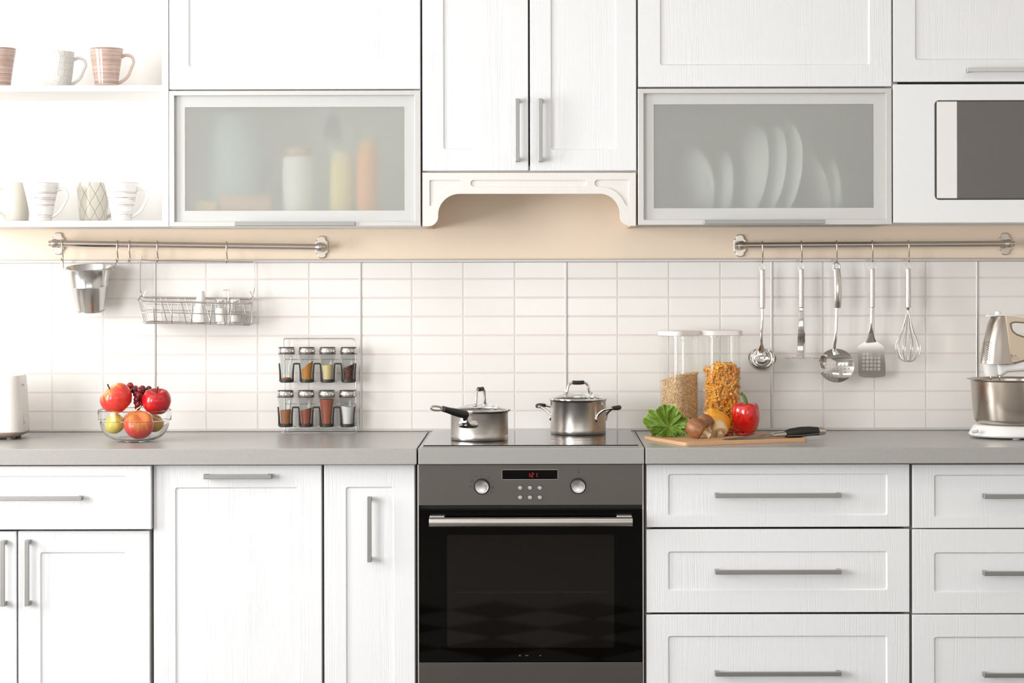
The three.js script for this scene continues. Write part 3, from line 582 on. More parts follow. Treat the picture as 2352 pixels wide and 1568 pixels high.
    const dfl = at(328, 740, z1 - 0.008), dfr = at(573, 747, z1 - 0.008), dbl = V(dfl.x + 0.006, dfl.y + 0.001, z0 + 0.006), dbr = V(dfr.x - 0.004, dfr.y + 0.001, z0 + 0.006);
    world(t, 'floor_frame', sweep(rounded([dfl, dfr, dbr, dbl], 0.01, 4, true), 0.0018, { seg: 8, closed: true }), W);
    world(t, 'tray', box(dfl.x + 0.002, dfr.x - 0.002, (dfl.y + dfr.y) / 2 - 0.0006, (dfl.y + dfr.y) / 2 + 0.0008, dbl.z, dfl.z, 0.0005).rotateZ(0), M.alu2);
    const mid = (p, q, u) => p.clone().lerp(q, u), m1 = mid(fl, dfl, 0.52), m2 = mid(fr, dfr, 0.52), m3 = mid(br, dbr, 0.52), m4 = mid(bl, dbl, 0.52);
    world(t, 'girth_wire', sweep(rounded([m1, m2, m3, m4], 0.008, 3, true), 0.0011, { seg: 6, closed: true }), W);
    for (const u of [0.28]) world(t, 'girth_wire', rod(mid(bl, dbl, u), mid(br, dbr, u), 0.001, 6), W);
    // wires run down the front, under the floor and up the back in a zigzag
    const tops = [0.135, 0.207, 0.30, 0.385, 0.48, 0.565, 0.655, 0.745, 0.835, 0.925], shift = [-0.022, 0.022];
    tops.forEach((u, i) => {
      const d = shift[i % 2], f0 = mid(fl, fr, u), f1 = mid(dfl, dfr, Math.max(0.02, Math.min(0.98, u + d * 1.2))), b1 = mid(dbl, dbr, Math.max(0.02, Math.min(0.98, u + d * 1.2))), b0 = mid(bl, br, Math.max(0.02, u - d * 0.6));
      world(t, 'basket_wire', sweep(rounded([f0, f1.clone().add(V(0, -0.0016, 0.001)), b1.clone().add(V(0, -0.0016, 0)), b0], 0.004, 3), 0.0016, { seg: 8 }), W);
    });
    for (const [p, q, s] of [[fl, bl, 1], [fr, br, -1]]) for (const u of [0.2, 0.4, 0.6, 0.8]) {
      const e = mid(p, q, u), g = mid(s > 0 ? dfl : dfr, s > 0 ? dbl : dbr, u); e.x += -s * (0.004 * (1 - Math.abs(2 * u - 1)));
      world(t, 'basket_wire', rod(e, g, 0.0011, 6), W);
    }
    for (const u of [0.2, 0.4, 0.6, 0.8]) world(t, 'floor_wire', rod(mid(dfl, dbl, u), mid(dfr, dbr, u), 0.0012, 6), W);
    const floorY = Math.min(dfl.y, dfr.y), fy = (x) => dfl.y + (dfr.y - dfl.y) * (x - dfl.x) / (dfr.x - dfl.x) + 0.0036;
    // white shaker with a slanted top
    const s = at(459, 733, 0.075), k = per(0.075), sh = (s.y * 0 + at(459, 668, 0.075).y) - fy(s.x);
    const g = loft([ring(0, 17 * k, 17 * k), ring(0.004, 17.4 * k, 17.4 * k), ring(sh * 0.35, 15 * k, 15 * k), ring(sh * 0.6, 11.5 * k, 11.5 * k, 0.001), ring(sh * 0.94, 8.2 * k, 8.2 * k, 0.003), ring(sh, 6.8 * k, 6.8 * k, 0.003)], { capStart: true, capEnd: true });
    single('shaker', 'plain white tapered shaker standing in the wire basket', 'shaker', g, M.white, V(s.x, fy(s.x), 0.07));
    // cruet stand with two glass shakers
    const zc = 0.07, pa = at(507.5, 700, zc).x, pb = at(539.5, 700, zc).x, pc = (pa + pb) / 2, y0 = fy(pc), kk = per(zc);
    const st = thing('cruet_stand', 'chrome cruet stand with a bent top handle in the wire basket', 'cruet stand', V(pc, y0, zc));
    const yt = at(520, 661, zc).y - y0, ym = 0.026;
    part(st, 'post', sweep(rounded([[0.001, 0.001, 0], [0.001, yt - 0.004, 0]], 0.002), 0.0019, { seg: 8 }), M.chrome);
    part(st, 'handle', join([box(-0.013, 0.004, yt - 0.0075, yt - 0.0045, -0.005, 0.005, 0.0007), box(-0.013, -0.0115, yt - 0.010, yt - 0.0045, -0.005, 0.005, 0.0007), box(0.003, 0.0055, yt - 0.028, yt - 0.0045, -0.002, 0.002, 0.0007)]), M.steel);
    for (const x of [pa - pc, pb - pc]) part(st, 'ring', new THREE.TorusGeometry(15.8 * kk, 0.0012, 8, 36).rotateX(Math.PI / 2).translate(x, ym, 0), M.steel);
    part(st, 'base', lathe([[0, 0], [0.019, 0], [0.019, 0.0015], [0, 0.002]], 30).scale(2.0, 1, 1), M.steel);
    for (const [x, fill, l] of [[pa, '#f5f3f0', 'glass salt shaker with a chrome lid, left one in the cruet stand'], [pb, '#d9d5cf', 'glass pepper shaker with a chrome lid, right one in the cruet stand']]) {
      const j = thing('cruet', l, 'shaker', V(x, y0 + 0.0021, zc), 'glass shakers in the cruet stand'), r = 14.3 * kk, h = 0.066;
      part(j, 'glass_body', lathe([[0, 0], [r, 0], [r, h * 0.72], [r * 0.93, h * 0.82]], 32), M.glass);
      part(j, 'content', lathe([[0, 0.002], [r * 0.88, 0.002], [r * 0.88, fill === '#f5f3f0' ? h * 0.62 : h * 0.32], [0, fill === '#f5f3f0' ? h * 0.66 : h * 0.33]], 28), material(fill, 0.8));
      part(j, 'lid', lathe([[r * 0.95, h * 0.8], [r * 0.98, h * 0.83], [r * 0.95, h * 0.97], [r * 0.6, h * 1.02], [0, h * 1.03]], 32, 0.5), M.chrome);
    }
  }

  // ---- utensils: cx, cy in a 3.4x crop of the photograph that starts at (1660, 510) ----
  const u = (cx, cy, z = RAIL_Z + 0.008) => at(1660 + cx / 3.399, 510 + cy / 3.4, z), q = per(RAIL_Z) / 3.4;
  function utensil(i, label, category, cx, ringTop, gripTop, gripEnd) {
    const b = ub[i], t = thing(category.replace(/ /g, '_'), label, category, b), top = u(cx, ringTop);
    const g0 = u(cx, gripTop), zz = b.z, r = 22.5 * q;
    if (i !== 2) {
      world(t, 'loop', sweep(rounded([[g0.x - 19 * q, g0.y - 0.004, zz], [g0.x - 19 * q, g0.y + 0.007, zz], [b.x, b.y + 0.0042, zz], [g0.x + 19 * q, g0.y + 0.007, zz], [g0.x + 19 * q, g0.y - 0.004, zz]], 0.005, 4), 0.0014, { seg: 6 }), M.steel);
      const g1 = u(cx + (i === 0 ? 2 : i === 1 ? 4 : 0), gripEnd), len = g0.y - g1.y;
      const gg = lathe([[0, -len - 0.001], [r * 0.55, -len - 0.001], [r * 0.9, -len], [r, -len + 0.0012], [r, -len + 0.006], [r * 1.03, -len * 0.6], [r * 1.0, -len * 0.3], [r * 0.93, -0.001], [r * 0.85, 0], [0, 0.0004]], 28, 0.5);
      world(t, 'grip', gg.translate(g0.x, g0.y, zz), M.steel);
      return { t, z: zz, end: V(g1.x, g1.y, zz) };
    }
    return { t, z: zz };
  }
  const bowl = (rx, ry, depth, thick, n = 64, m = 20) => {   // an open bowl whose mouth is the plane z = 0 and which bulges to -z; outer and inner skins
    const rings = [];
    for (let i = 0; i <= m; i++) { const a = i / m * Math.PI / 2; rings.push(Array.from({ length: n }, (_, j) => { const s = j / n * 2 * Math.PI; return V(rx * Math.sin(a) * Math.cos(s), ry * Math.sin(a) * Math.sin(s), -depth * Math.cos(a)); })); }
    for (let i = m; i >= 0; i--) { const a = i / m * Math.PI / 2, c = 1 - thick / rx; rings.push(Array.from({ length: n }, (_, j) => { const s = j / n * 2 * Math.PI; return V(c * rx * Math.sin(a) * Math.cos(s), c * ry * Math.sin(a) * Math.sin(s), -(depth - thick) * Math.cos(a) + (i === m ? 0.0004 : 0)); })); }
    return loft(rings, { crease: 0.8 });
  };
  {  // ladle
    const { t, z, end } = utensil(0, 'steel soup ladle with a deep round bowl, leftmost of the hanging utensils', 'soup ladle', 308, 322, 370, 672);
    const w0 = u(303, 915), w1 = u(305, 1010);
    world(t, 'stem', sweep(spline([[end.x, end.y + 0.002, z], [u(310, 780).x, u(310, 780).y, z], [w0.x, w0.y, z - 0.002], [w1.x + 0.0004, w0.y - (w0.y - w1.y) * 0.5, z - 0.006], [w1.x, w1.y, z - 0.014], [w1.x, w1.y - 0.012, z - 0.016]], 26), (v) => (v < 0.55 ? 9.5 * q : 9.5 * q + (v - 0.55) / 0.45 * 34 * q), { seg: 12, flat: 0.28, up: V(0, 0, 1) }), M.chrome);
    const c = u(308, 1058, z), b = part(t, 'bowl', bowl(109 * q, 109 * q, 0.040, 0.0012), M.chrome, V(c.x - t.position.x, c.y - t.position.y, 0.002));
    b.rotation.x = -0.86;
  }
  {  // masher: flat strip down to a horizontal plate seen edge on
    const { t, z, end } = utensil(1, 'steel potato masher with a flat stem and a thin level plate', 'potato masher', 612, 322, 367, 668);
    const e = u(615, 1058), s = [[end.x, end.y + 0.002, z], [end.x + 0.0001, end.y - 0.006, z], [u(615, 790).x, u(615, 790).y, z + 0.004], [u(614, 860).x, u(614, 860).y, z + 0.003], [u(614, 960).x, u(614, 960).y, z - 0.003], [e.x, e.y, z]];
    world(t, 'stem', sweep(spline(s, 30), (v) => (18 + 16 * v) * q, { seg: 12, flat: 0.09, up: V(0, 0, 1) }), M.chrome);
    const w = 133 * q, plate = new THREE.Shape(); plate.absellipse(0, 0, w, 0.034, 0, 2 * Math.PI);
    for (let i = -3; i <= 3; i++) for (let j = -1; j <= 1; j++) if (Math.hypot(i / 3.6, j / 1.7) < 1) { const p = new THREE.Path(); p.absarc(i * 0.0125, j * 0.015, 0.0042, 0, 2 * Math.PI, true); plate.holes.push(p); }
    const pl = part(t, 'plate', extrude(plate, 0.0014, 0, 10).rotateX(Math.PI / 2), M.chrome, V(e.x - t.position.x, e.y - t.position.y, 0)); pl.rotation.x = 0.03;
  }
  {  // skimmer: hollow flat grip, curved; perforated round dish
    const { t, z } = utensil(2, 'steel skimmer with a round perforated dish, middle of the five utensils', 'skimmer', 887, 312, 375, 668);
    const P = (cx, cy, dz = 0) => { const p = u(cx, cy); return V(p.x, p.y, z + dz); };
    world(t, 'loop', join([sweep(rounded([P(866, 376), P(865, 332), P(876, 316), P(898, 316), P(912, 332), P(914, 376)], 0.003, 3), 0.0021, { seg: 8, up: V(0, 0, 1), flat: 0.8 }), sweep([P(868, 366), P(890, 374), P(912, 366)], 0.003, { seg: 8 })]), M.steel);
    world(t, 'grip', sweep(spline([P(890, 368), P(895, 440, 0.003), P(897, 520, 0.005), P(897, 600, 0.004), P(896, 668)], 24), (v) => (26 + 4 * Math.sin(v * 3)) * q, { seg: 18, flat: 0.5, up: V(0, 0, 1) }), M.steel);
    world(t, 'stem', sweep(spline([P(890, 660), P(888, 780, 0.001), P(881, 900, 0.001), P(874, 968, -0.003), P(876, 1010, -0.006), P(880, 1034, -0.008)], 26), (v) => (v < 0.7 ? 11 * q : 11 * q + (v - 0.7) / 0.3 * 32 * q), { seg: 12, flat: 0.3, up: V(0, 0, 1) }), M.chrome);
    const c = u(887, 1120), rx = 143 * q, ry = 132 * q, dish = (x, y) => -0.015 * (1 - (x * x) / (rx * rx) - (y * y) / (ry * ry));
    const sh = new THREE.Shape(); sh.absellipse(0, 0, rx, ry, 0, 2 * Math.PI);
    const holes = [];
    for (let i = -3; i <= 4; i++) for (let j = -3; j <= 3; j++) { const x = (i * 29 - 12) * q, y = (j * 29 - 20) * q; if (Math.hypot(x / rx, y / ry) < 0.8 && !(j >= 2 && i < 2) && !(j === 3)) holes.push([x, y]); }
    for (const [x, y] of holes) { const p = new THREE.Path(); p.absarc(x, y, 0.0019, 0, 2 * Math.PI, true); sh.holes.push(p); }
    const sheet = new THREE.ExtrudeGeometry(sh, { depth: 0.001, bevelEnabled: false, curveSegments: 48 }), sp = sheet.attributes.position, sn = sheet.attributes.normal;
    for (let i = 0; i < sp.count; i++) {                    // cup the pierced disc towards the wall, with the normals of the cupped surface
      const x = sp.getX(i), y = sp.getY(i), s = Math.sign(sn.getZ(i));
      if (Math.abs(sn.getZ(i)) > 0.5) { const n = V(-0.03 * x / (rx * rx), -0.03 * y / (ry * ry), 1).normalize().multiplyScalar(s); sn.setXYZ(i, n.x, n.y, n.z); }
      sp.setZ(i, sp.getZ(i) + dish(x, y));
    }
    const dd = part(t, 'dish', sheet, M.chrome, V(c.x - t.position.x, c.y - t.position.y, -0.002)); dd.rotation.set(-0.12, 0.12, 0);
  }
  {  // slotted turner
    const { t, z, end } = utensil(3, 'steel slotted turner with a square blade of five rows of holes', 'turner', 1166, 318, 363, 666);
    const P = (cx, cy, dz = 0) => { const p = u(cx, cy); return V(p.x, p.y, z + dz); };
    world(t, 'stem', sweep(spline([P(1166, 660), P(1164, 720), P(1161, 800, 0.001), P(1160, 850, -0.002), P(1160, 905, -0.008), P(1162, 938, -0.013)], 24), (v) => (v < 0.45 ? 11 * q : 11 * q + Math.pow((v - 0.45) / 0.55, 1.4) * 36 * q), { seg: 12, flat: 0.22, up: V(0, 0, 1) }), M.chrome);
    const o = u(1160, 935), L = (cx, cy) => { const p = u(cx, cy); return [p.x - o.x, p.y - o.y]; };
    const s = shapeOf([L(1146, 905), L(1124, 925), L(1098, 944), L(1072, 960), L(1054, 978), L(1056, 1000), L(1062, 1095), L(1066, 1180), L(1072, 1203), L(1110, 1213), L(1170, 1217), L(1235, 1212), L(1270, 1206), L(1278, 1195), L(1276, 1130), L(1266, 1000), L(1263, 972), L(1244, 956), L(1220, 942), L(1196, 924), L(1176, 905)]);
    for (let i = 0; i < 5; i++) for (let j = 0; j < 5; j++) { const [x, y] = L(1105 + i * 30, 1031 + j * 29.5), p = new THREE.Path(); p.absarc(x, y, 12.5 * q, 0, 2 * Math.PI, true); s.holes.push(p); }
    const bg = extrude(s, 0.0012, 0, 12), bp = bg.attributes.position, bn = bg.attributes.normal;
    for (let i = 0; i < bp.count; i++) { const y = bp.getY(i), f = Math.sign(bn.getZ(i)); if (Math.abs(bn.getZ(i)) > 0.5) { const n = V(0, 1.6 * y, 1).normalize().multiplyScalar(f); bn.setXYZ(i, n.x, n.y, n.z); } bp.setZ(i, bp.getZ(i) - 0.8 * y * y); }   // slightly bowed
    const bl = part(t, 'blade', bg, M.steel, V(o.x - t.position.x, o.y - t.position.y, -0.013)); bl.rotation.x = -0.03;
  }
  {  // whisk
    const { t, z, end } = utensil(4, 'steel balloon whisk of thin wires, rightmost of the hanging utensils', 'whisk', 1446, 318, 362, 668);
    const top = u(1446, 690).y, bot = u(1446, 1090).y, R = 96 * q, cx = end.x, wires = 5;
    world(t, 'ferrule', lathe([[0.0045, 0], [0.003, -0.008], [0.001, -0.012]], 16).translate(cx, end.y, z), M.steel);
    for (let i = 0; i < wires; i++) {
      const a = i / wires * Math.PI + 0.25, dx = Math.cos(a), dz = Math.sin(a) * 0.95, h = top - bot, pts = [];
      const prof = [[0.0015, 0.012], [0.0022, 0], [0.010, -h * 0.22], [0.0195, -h * 0.42], [R * 0.93, -h * 0.62], [R, -h * 0.76], [R * 0.8, -h * 0.9], [R * 0.42, -h * 0.98], [0, -h + 0.0008 * i]];
      prof.forEach(([r, y]) => pts.push(V(cx + dx * r, top + y, z + dz * r)));
      prof.slice(0, -1).reverse().forEach(([r, y]) => pts.push(V(cx - dx * r, top + y, z - dz * r)));
      world(t, 'wire', sweep(spline(pts, 56), 0.00105, { seg: 8 }), M.chrome);
    }
  }
}

// ---------- mugs on the open shelves ----------
{
  const stripes = (base, ink, seed, n, w, side) => texture(512, 256, (u, v) => {    // hand-brushed rings round the mug
    let c = base.slice();
    for (let i = 0; i < n; i++) {
      const y = hash2(i, 1, seed), a = hash2(i, 2, seed), len = 0.2 + 0.5 * hash2(i, 3, seed), th = w * (0.4 + hash2(i, 4, seed));
      let du = Math.abs(u - a); du = Math.min(du, 1 - du);
      const wob = 0.008 * (vnoise(u * 12, i, 12, 64, seed + 1) - 0.5), d = Math.abs(v - y - wob) / th;
      if (d < 1 && (side || du < len / 2)) { const k = (1 - d) * Math.min(1, side ? 0.3 + 0.7 * vnoise(u * 9, i * 1.7, 9, 64, seed + 2) : 6 * (1 - du / (len / 2))) * (0.4 + 0.6 * vnoise(u * 30, v * 60, 30, 60, seed)); c = blend(c, ink, k * 0.85); }
    }
    return c;
  }, { srgb: true });
  const lattice = texture(512, 256, (u, v) => { const a = Math.abs(((u * 9 + v * 2.1 + 0.15 * vnoise(u * 8, v * 6, 8, 6, 71)) % 1) - 0.5), b = Math.abs((((u * 9 - v * 2.1) % 1 + 1 + 0.15 * vnoise(u * 8, v * 6, 8, 6, 72)) % 1) - 0.5); return Math.min(a, b) < 0.038 ? [0.67, 0.645, 0.58] : [0.85, 0.84, 0.80]; }, { srgb: true });
  const cells = texture(512, 256, (u, v) => {               // raised net of lines between cells
    const X = u * 16, Y = v * 6; let d1 = 9, d2 = 9;
    for (let i = -1; i <= 1; i++) for (let j = -1; j <= 1; j++) { const cx = Math.floor(X) + i, cy = Math.floor(Y) + j, px = cx + 0.2 + 0.6 * hash2((cx + 16) % 16, (cy + 6) % 6, 81), py = cy + 0.2 + 0.6 * hash2((cx + 16) % 16, (cy + 6) % 6, 82), d = Math.hypot(X - px, Y - py); if (d < d1) { d2 = d1; d1 = d; } else if (d < d2) d2 = d; }
    return d2 - d1 < 0.12 ? 1 : 0.35;
  });
  const cellsInk = texture(512, 256, (u, v) => 0.5, {});
  const look = {
    brown: material('#ffffff', 0.16, { map: stripes([0.77, 0.685, 0.645], [0.60, 0.48, 0.44], 61, 70, 0.016, true), clearcoat: 0.5 }),
    net: material('#d6d6d3', 0.2, { bumpMap: cells, bumpScale: 0.0012 }),
    beige: material('#c8c4ba', 0.25),
    white: material('#ffffff', 0.16, { map: stripes([0.91, 0.908, 0.905], [0.52, 0.38, 0.39], 63, 34, 0.010, false) }),
    lattice: material('#ffffff', 0.25, { map: lattice }),
  };
  const handleMat = { brown: material('#c6b0a5', 0.16), net: material('#dededc', 0.15), beige: material('#c9bfb6', 0.2), white: material('#dadad8', 0.15), lattice: material('#cbc8bd', 0.2) };
  function mug(label, kind, pxTop0, pxTop1, pxBot0, pxBot1, pyTop, yBase, z, turn, pinch = 0, uv0 = 0) {
    const k = per(z), rt = (pxTop1 - pxTop0) / 2 * k, rb = (pxBot1 - pxBot0) / 2 * k, cx = at((pxTop0 + pxTop1 + pxBot0 + pxBot1) / 4, pyTop, z).x, h = at(0, pyTop, z).y - yBase, w = 0.0035;
    const t = thing('mug', label, 'mug', V(cx, yBase, z), 'mugs on the open shelves'), R = (v) => rb + (rt - rb) * (0.75 * v + 0.25 * v * v) + pinch * Math.sin(v * Math.PI);
    const pts = [[0, 0.0012], [rb * 0.8, 0.001], [rb * 0.86, 0], [rb * 0.95, 0.0006]];
    for (let i = 0; i <= 12; i++) pts.push([R(i / 12), 0.003 + (h - 0.005) * i / 12]);
    pts.push([rt - w * 0.2, h - 0.0005], [rt - w * 0.6, h], [rt - w, h - 0.001]);
    for (let i = 12; i >= 1; i--) pts.push([R(i / 12) - w, 0.006 + (h - 0.008) * i / 12]);
    pts.push([0, 0.006]);
    const g = lathe(pts, 56, 0.8), p = g.attributes.position, uv = g.attributes.uv;
    for (let i = 0; i < p.count; i++) uv.setXY(i, uv.getX(i) + uv0, p.getY(i) / h);
    part(t, 'body', g, look[kind]);
    const a = h * 0.79, b = h * 0.13, ra = R(0.79), rbb = R(0.13);
    const H = sweep(spline([[ra - 0.002, a, 0], [ra + 0.010, a + 0.005, 0], [ra + 0.026, a + 0.001, 0], [ra + 0.032, a - 0.014, 0], [ra + 0.026, a - 0.03, 0], [rbb + 0.024, b + 0.016, 0], [rbb + 0.006, b + 0.002, 0], [rbb - 0.001, b - 0.001, 0]], 32), (v) => 0.0052 - 0.0012 * Math.sin(v * Math.PI), { seg: 12, flat: 0.8, up: V(0, 0, 1) });
    part(t, 'handle', H, handleMat[kind]);
    t.rotation.y = turn;
    return t;
  }
  const U = SHELF_L.upper + 0.0006, L = SHELF_L.lower + 0.0006, z = 0.22;
  mug('brown brushed mug cut by the left edge of the photo, upper shelf', 'brown', -42, 37, -28, 24, 111, U, z, 2.6, 0, 0.3);
  mug('white mug with a raised net pattern, on the upper shelf', 'net', 97, 171, 106, 160, 119, U, z, 0.25, 0.0035);
  mug('brown brushed mug with its handle to the right, upper shelf beside the white net mug', 'brown', 205, 283, 218, 271, 112, U, z + 0.03, 0.1, 0, 0.1);
  mug('plain beige mug behind a striped white mug, lower shelf, handle to the left', 'beige', 4, 74, 16, 66, 420, L, 0.14, 3.1);
  mug('white mug with fine reddish stripes in front of the plain beige mug, lower shelf', 'white', 53, 135, 71, 119, 420, L, 0.245, -0.12, 0, 0.62);
  mug('beige mug with a lattice of crossing lines, on the lower shelf', 'lattice', 175, 250, 184, 245, 420, L, 0.14, 0.4, 0.001);
  mug('white striped mug beside the lattice mug, rightmost on the lower shelf', 'white', 239, 318, 258, 303, 420, L, 0.245, -0.1, 0, 0.52);
}

// ---------- toaster at the left edge ----------
{
  const z = 0.28, k = per(z), b = at(0, 1003, z), cx = at(-72, 900, z).x, t = thing('toaster', 'white toaster with a taupe base, cut by the left edge of the worktop', 'toaster', V(cx, TOP, 0.24));
  const w = (x) => at(x, 900, z).x - cx, H = at(0, 861, z).y - TOP;
  const body = [[0.019, w(52.5), 0.082], [0.022, w(53), 0.085], [H * 0.4, w(51.5), 0.083], [H * 0.75, w(48.8), 0.080], [H * 0.955, w(46.8), 0.076], [H * 0.99, w(45), 0.073], [H, w(40), 0.066]].map(([y, rx, rz]) => ring(y, rx, rz, 0, 0, 64, 5));
  part(t, 'body', loft(body, { capStart: true, capEnd: true, crease: 0.6 }), material('#e9e6e2', 0.25));
  part(t, 'base', loft([[0.005, w(30), 0.062], [0.007, w(38), 0.07], [0.012, w(48), 0.08], [0.018, w(52.5), 0.0845], [0.0205, w(53), 0.085]].map(([y, rx, rz]) => ring(y, rx, rz, 0, 0, 64, 5)), { capStart: true, capEnd: true, crease: 0.5 }), material('#9d8b82', 0.4));
  for (const [x, zz] of [[1, 0.05], [-1, 0.05], [1, -0.05], [-1, -0.05]]) part(t, 'foot', lathe([[0, 0], [0.008, 0], [0.009, 0.006], [0, 0.006]], 20), material('#8a7a72', 0.6), V(x * w(24), 0, zz));
  for (const zz of [-0.026, 0.026]) part(t, 'bread_slot', box(-0.07, 0.07, H - 0.002, H + 0.0008, zz - 0.012, zz + 0.012, 0.002), M.black);
  part(t, 'side_button', new THREE.SphereGeometry(0.0035, 14, 10), material('#d8d4d0', 0.3), V(w(50.2), at(0, 884, z).y - TOP, 0.02));
  part(t, 'side_knob', lathe([[0, 0], [0.009, 0], [0.009, 0.003], [0.007, 0.0045], [0, 0.005]], 24, 0.5).rotateZ(-Math.PI / 2), material('#e2dfdb', 0.3), V(w(52.2), at(0, 965, z).y - TOP, 0.02));
}

// ---------- fruit bowl ----------
{
  const z = 0.36, k = per(z), R = 83.5 * k, cx = at(309.5, 1000, z).x, H = at(309, 940, z + 0.0).y - TOP, t = thing('fruit_bowl', 'clear glass bowl heaped with apples and red grapes', 'bowl', V(cx, TOP, z));
  const wl = 0.0032, hb = H - 25 * k, Rl = 79 * k, prof = [];
  prof.push([0, 0.0025], [0.036, 0.0025], [0.038, 0], [0.043, 0], [0.0445, 0.003]);
  for (let i = 1; i <= 12; i++) { const a = i / 12 * Math.PI / 2; prof.push([0.0445 + (Rl - 0.0445) * Math.sin(a), 0.003 + (hb - 0.003) * (1 - Math.cos(a))]); }
  prof.push([R - 0.001, hb + 0.001], [R, hb + 0.0025], [R + 0.0006, H - 0.002], [R - 0.0012, H], [R - wl, H - 0.0015], [R - wl - 0.0004, hb + 0.002], [Rl - wl, hb]);
  for (let i = 11; i >= 0; i--) { const a = i / 12 * Math.PI / 2; prof.push([0.040 + (Rl - wl - 0.040) * Math.sin(a), 0.0065 + (hb - 0.0065) * (1 - Math.cos(a))]); }
  prof.push([0, 0.006]);
  part(t, 'bowl', lathe(prof, 80, 0.5), material('#ffffff', 0.0, { transmission: 1, thickness: 0.003, ior: 1.3 }));

  const skin = material('#ffffff', 0.22, { vertexColors: true, clearcoat: 0.35, clearcoatRoughness: 0.12 }), stalk = material('#4a3520', 0.8);
  function apple(label, px, py, zz, r, tall, turn, colour, seed, stem = true, dimple = 1) {
    const n = 44, m = 34, rings = [], rand = rng(seed), lob = rand() * 6;
    for (let i = 0; i <= m; i++) {
      const a = Math.PI * (i / m), s = Math.sin(a), c = -Math.cos(a);
      const topDip = 0.42 * Math.exp(-Math.pow((Math.PI - a) / 0.42, 2)) * dimple, botDip = 0.22 * Math.exp(-Math.pow(a / 0.35, 2)), belly = 1 + 0.07 * c - 0.03 * c * c;
      rings.push(Array.from({ length: n }, (_, j) => { const t_ = j / n * 2 * Math.PI, lobes = 1 + 0.022 * Math.cos(5 * t_ + lob) * (0.3 + 0.7 * Math.abs(c)) + 0.015 * Math.cos(t_ + lob); return V(r * s * belly * lobes * Math.sin(t_), r * tall * (c * (1 + 0.02 * Math.cos(2 * t_ + lob)) - topDip + botDip), r * s * belly * lobes * Math.cos(t_)); }));
    }
    const g = tint(loft(rings, { crease: 1.2 }), (p) => { const yy = p.y / r, th = Math.atan2(p.x, p.z), st = vnoise((th + 4) * 9, yy * 2 + 5, 400, 400, seed) * 0.6 + vnoise((th + 4) * 30, yy * 4 + 9, 999, 999, seed + 1) * 0.4, fl = vnoise(p.x * 900 + 500, p.y * 900 + 500, 9999, 9999, seed + 3); return colour(p.clone().multiplyScalar(1 / r), st, fl); });
    const c = at(px, py, zz), o = thing('apple', label, 'apple', c, 'apples in the glass bowl');
    part(o, 'flesh', g, skin);
    if (stem) part(o, 'stem', sweep(spline([[0, r * tall * 0.52, 0], [0.001, r * tall * 0.8, 0.001], [0.004, r * tall * 1.08, 0.002]], 10), (v) => 0.0016 + 0.0006 * v, { seg: 8 }), stalk);
    o.rotation.set(...turn);
    return o;
  }
  const red = lin('#c8141c'), deep = lin('#a00a18'), coral = lin('#e4483c'), peach = lin('#f0a055'), yellow = lin('#e9d65a'), lime = lin('#d4cf50'), gold = lin('#d9a83c'), rose = lin('#dd2a26');
  apple('red apple with a peach blush, left on top of the fruit bowl', 268, 914, 0.372, 0.0455, 0.93, [0.15, 0.1, 0.62], (p, st, fl) => blend(blend(rose, lin('#e85a48'), st * 0.5), peach, smooth(Math.max(0, Math.min(1, (p.y - 0.35) * 1.7 + (st - 0.5) * 0.8)))), 101);
  apple('dark glossy red apple on the right of the fruit bowl, short upright stem', 359.5, 921, 0.372, 0.0400, 0.98, [0.3, 0.6, -0.06], (p, st, fl) => blend(red, deep, st * 0.9 + (fl > 0.93 ? 0.2 : 0)), 102);
  apple('coral red apple in the front of the bowl, seen through the glass', 319, 976, 0.400, 0.0412, 0.92, [0.72, 0, -0.25], (p, st, fl) => blend(blend(coral, lin('#d8352f'), st * 0.6), lin('#eb9a45'), smooth(Math.max(0, Math.min(1, (p.y - 0.3) * 1.7 + (st - 0.5))))), 103, false, 0.8);
  apple('yellow green apple low at the left inside the glass bowl', 263, 974, 0.362, 0.0300, 0.92, [0.2, 0.4, 0.9], (p, st, fl) => blend(blend(yellow, lime, st), lin('#e0a93c'), Math.max(0, p.x * 0.5) * st), 104, false);
  apple('golden apple at the right inside the bowl, behind the coral apple', 352, 972, 0.325, 0.031, 0.9, [0.2, 0, -0.4], (p, st, fl) => blend(gold, lin('#b98a2e'), st), 105, false);
  apple('orange yellow apple at the middle of the bowl, under the grapes', 306, 963, 0.312, 0.028, 0.9, [0.2, 0.3, 0.2], (p, st) => blend(lin('#dda02c'), lin('#c9791f'), st), 106, false);
  // grapes
  const gr = thing('grape_bunch', 'bunch of dark red grapes between the two red apples on the bowl', 'grapes', at(316, 912, 0.345));
  const gm = [material('#7d0f1c', 0.12, { clearcoat: 0.4 }), material('#a8141c', 0.12, { clearcoat: 0.4 }), material('#5e0c18', 0.14, { clearcoat: 0.4 })];
  const gg = new THREE.SphereGeometry(1, 24, 18);
  [[299, 886, 0.335, 8, 1], [311, 892, 0.335, 7, 1], [309, 896, 0.351, 8.3, 2], [321.5, 896.5, 0.362, 8, 0], [327, 893.5, 0.348, 8.5, 0], [342, 893, 0.335, 7, 2], [313, 905, 0.358, 7.6, 0], [318, 908, 0.368, 8.6, 0], [314.5, 917, 0.368, 7.6, 2], [319.5, 918, 0.362, 7.2, 1], [331, 906, 0.336, 8, 2], [317, 928, 0.37, 7.6, 0], [322, 927, 0.352, 7.2, 1], [314, 924, 0.35, 7.4, 2], [328, 915, 0.334, 7.8, 1], [316, 935, 0.362, 7, 2]].forEach(([px, py, zz, r, m]) => {
    const p = at(px, py, zz).sub(gr.position), g = part(gr, 'grape', gg, gm[m], p); g.scale.set(r * k, r * k * 1.04, r * k);
  });
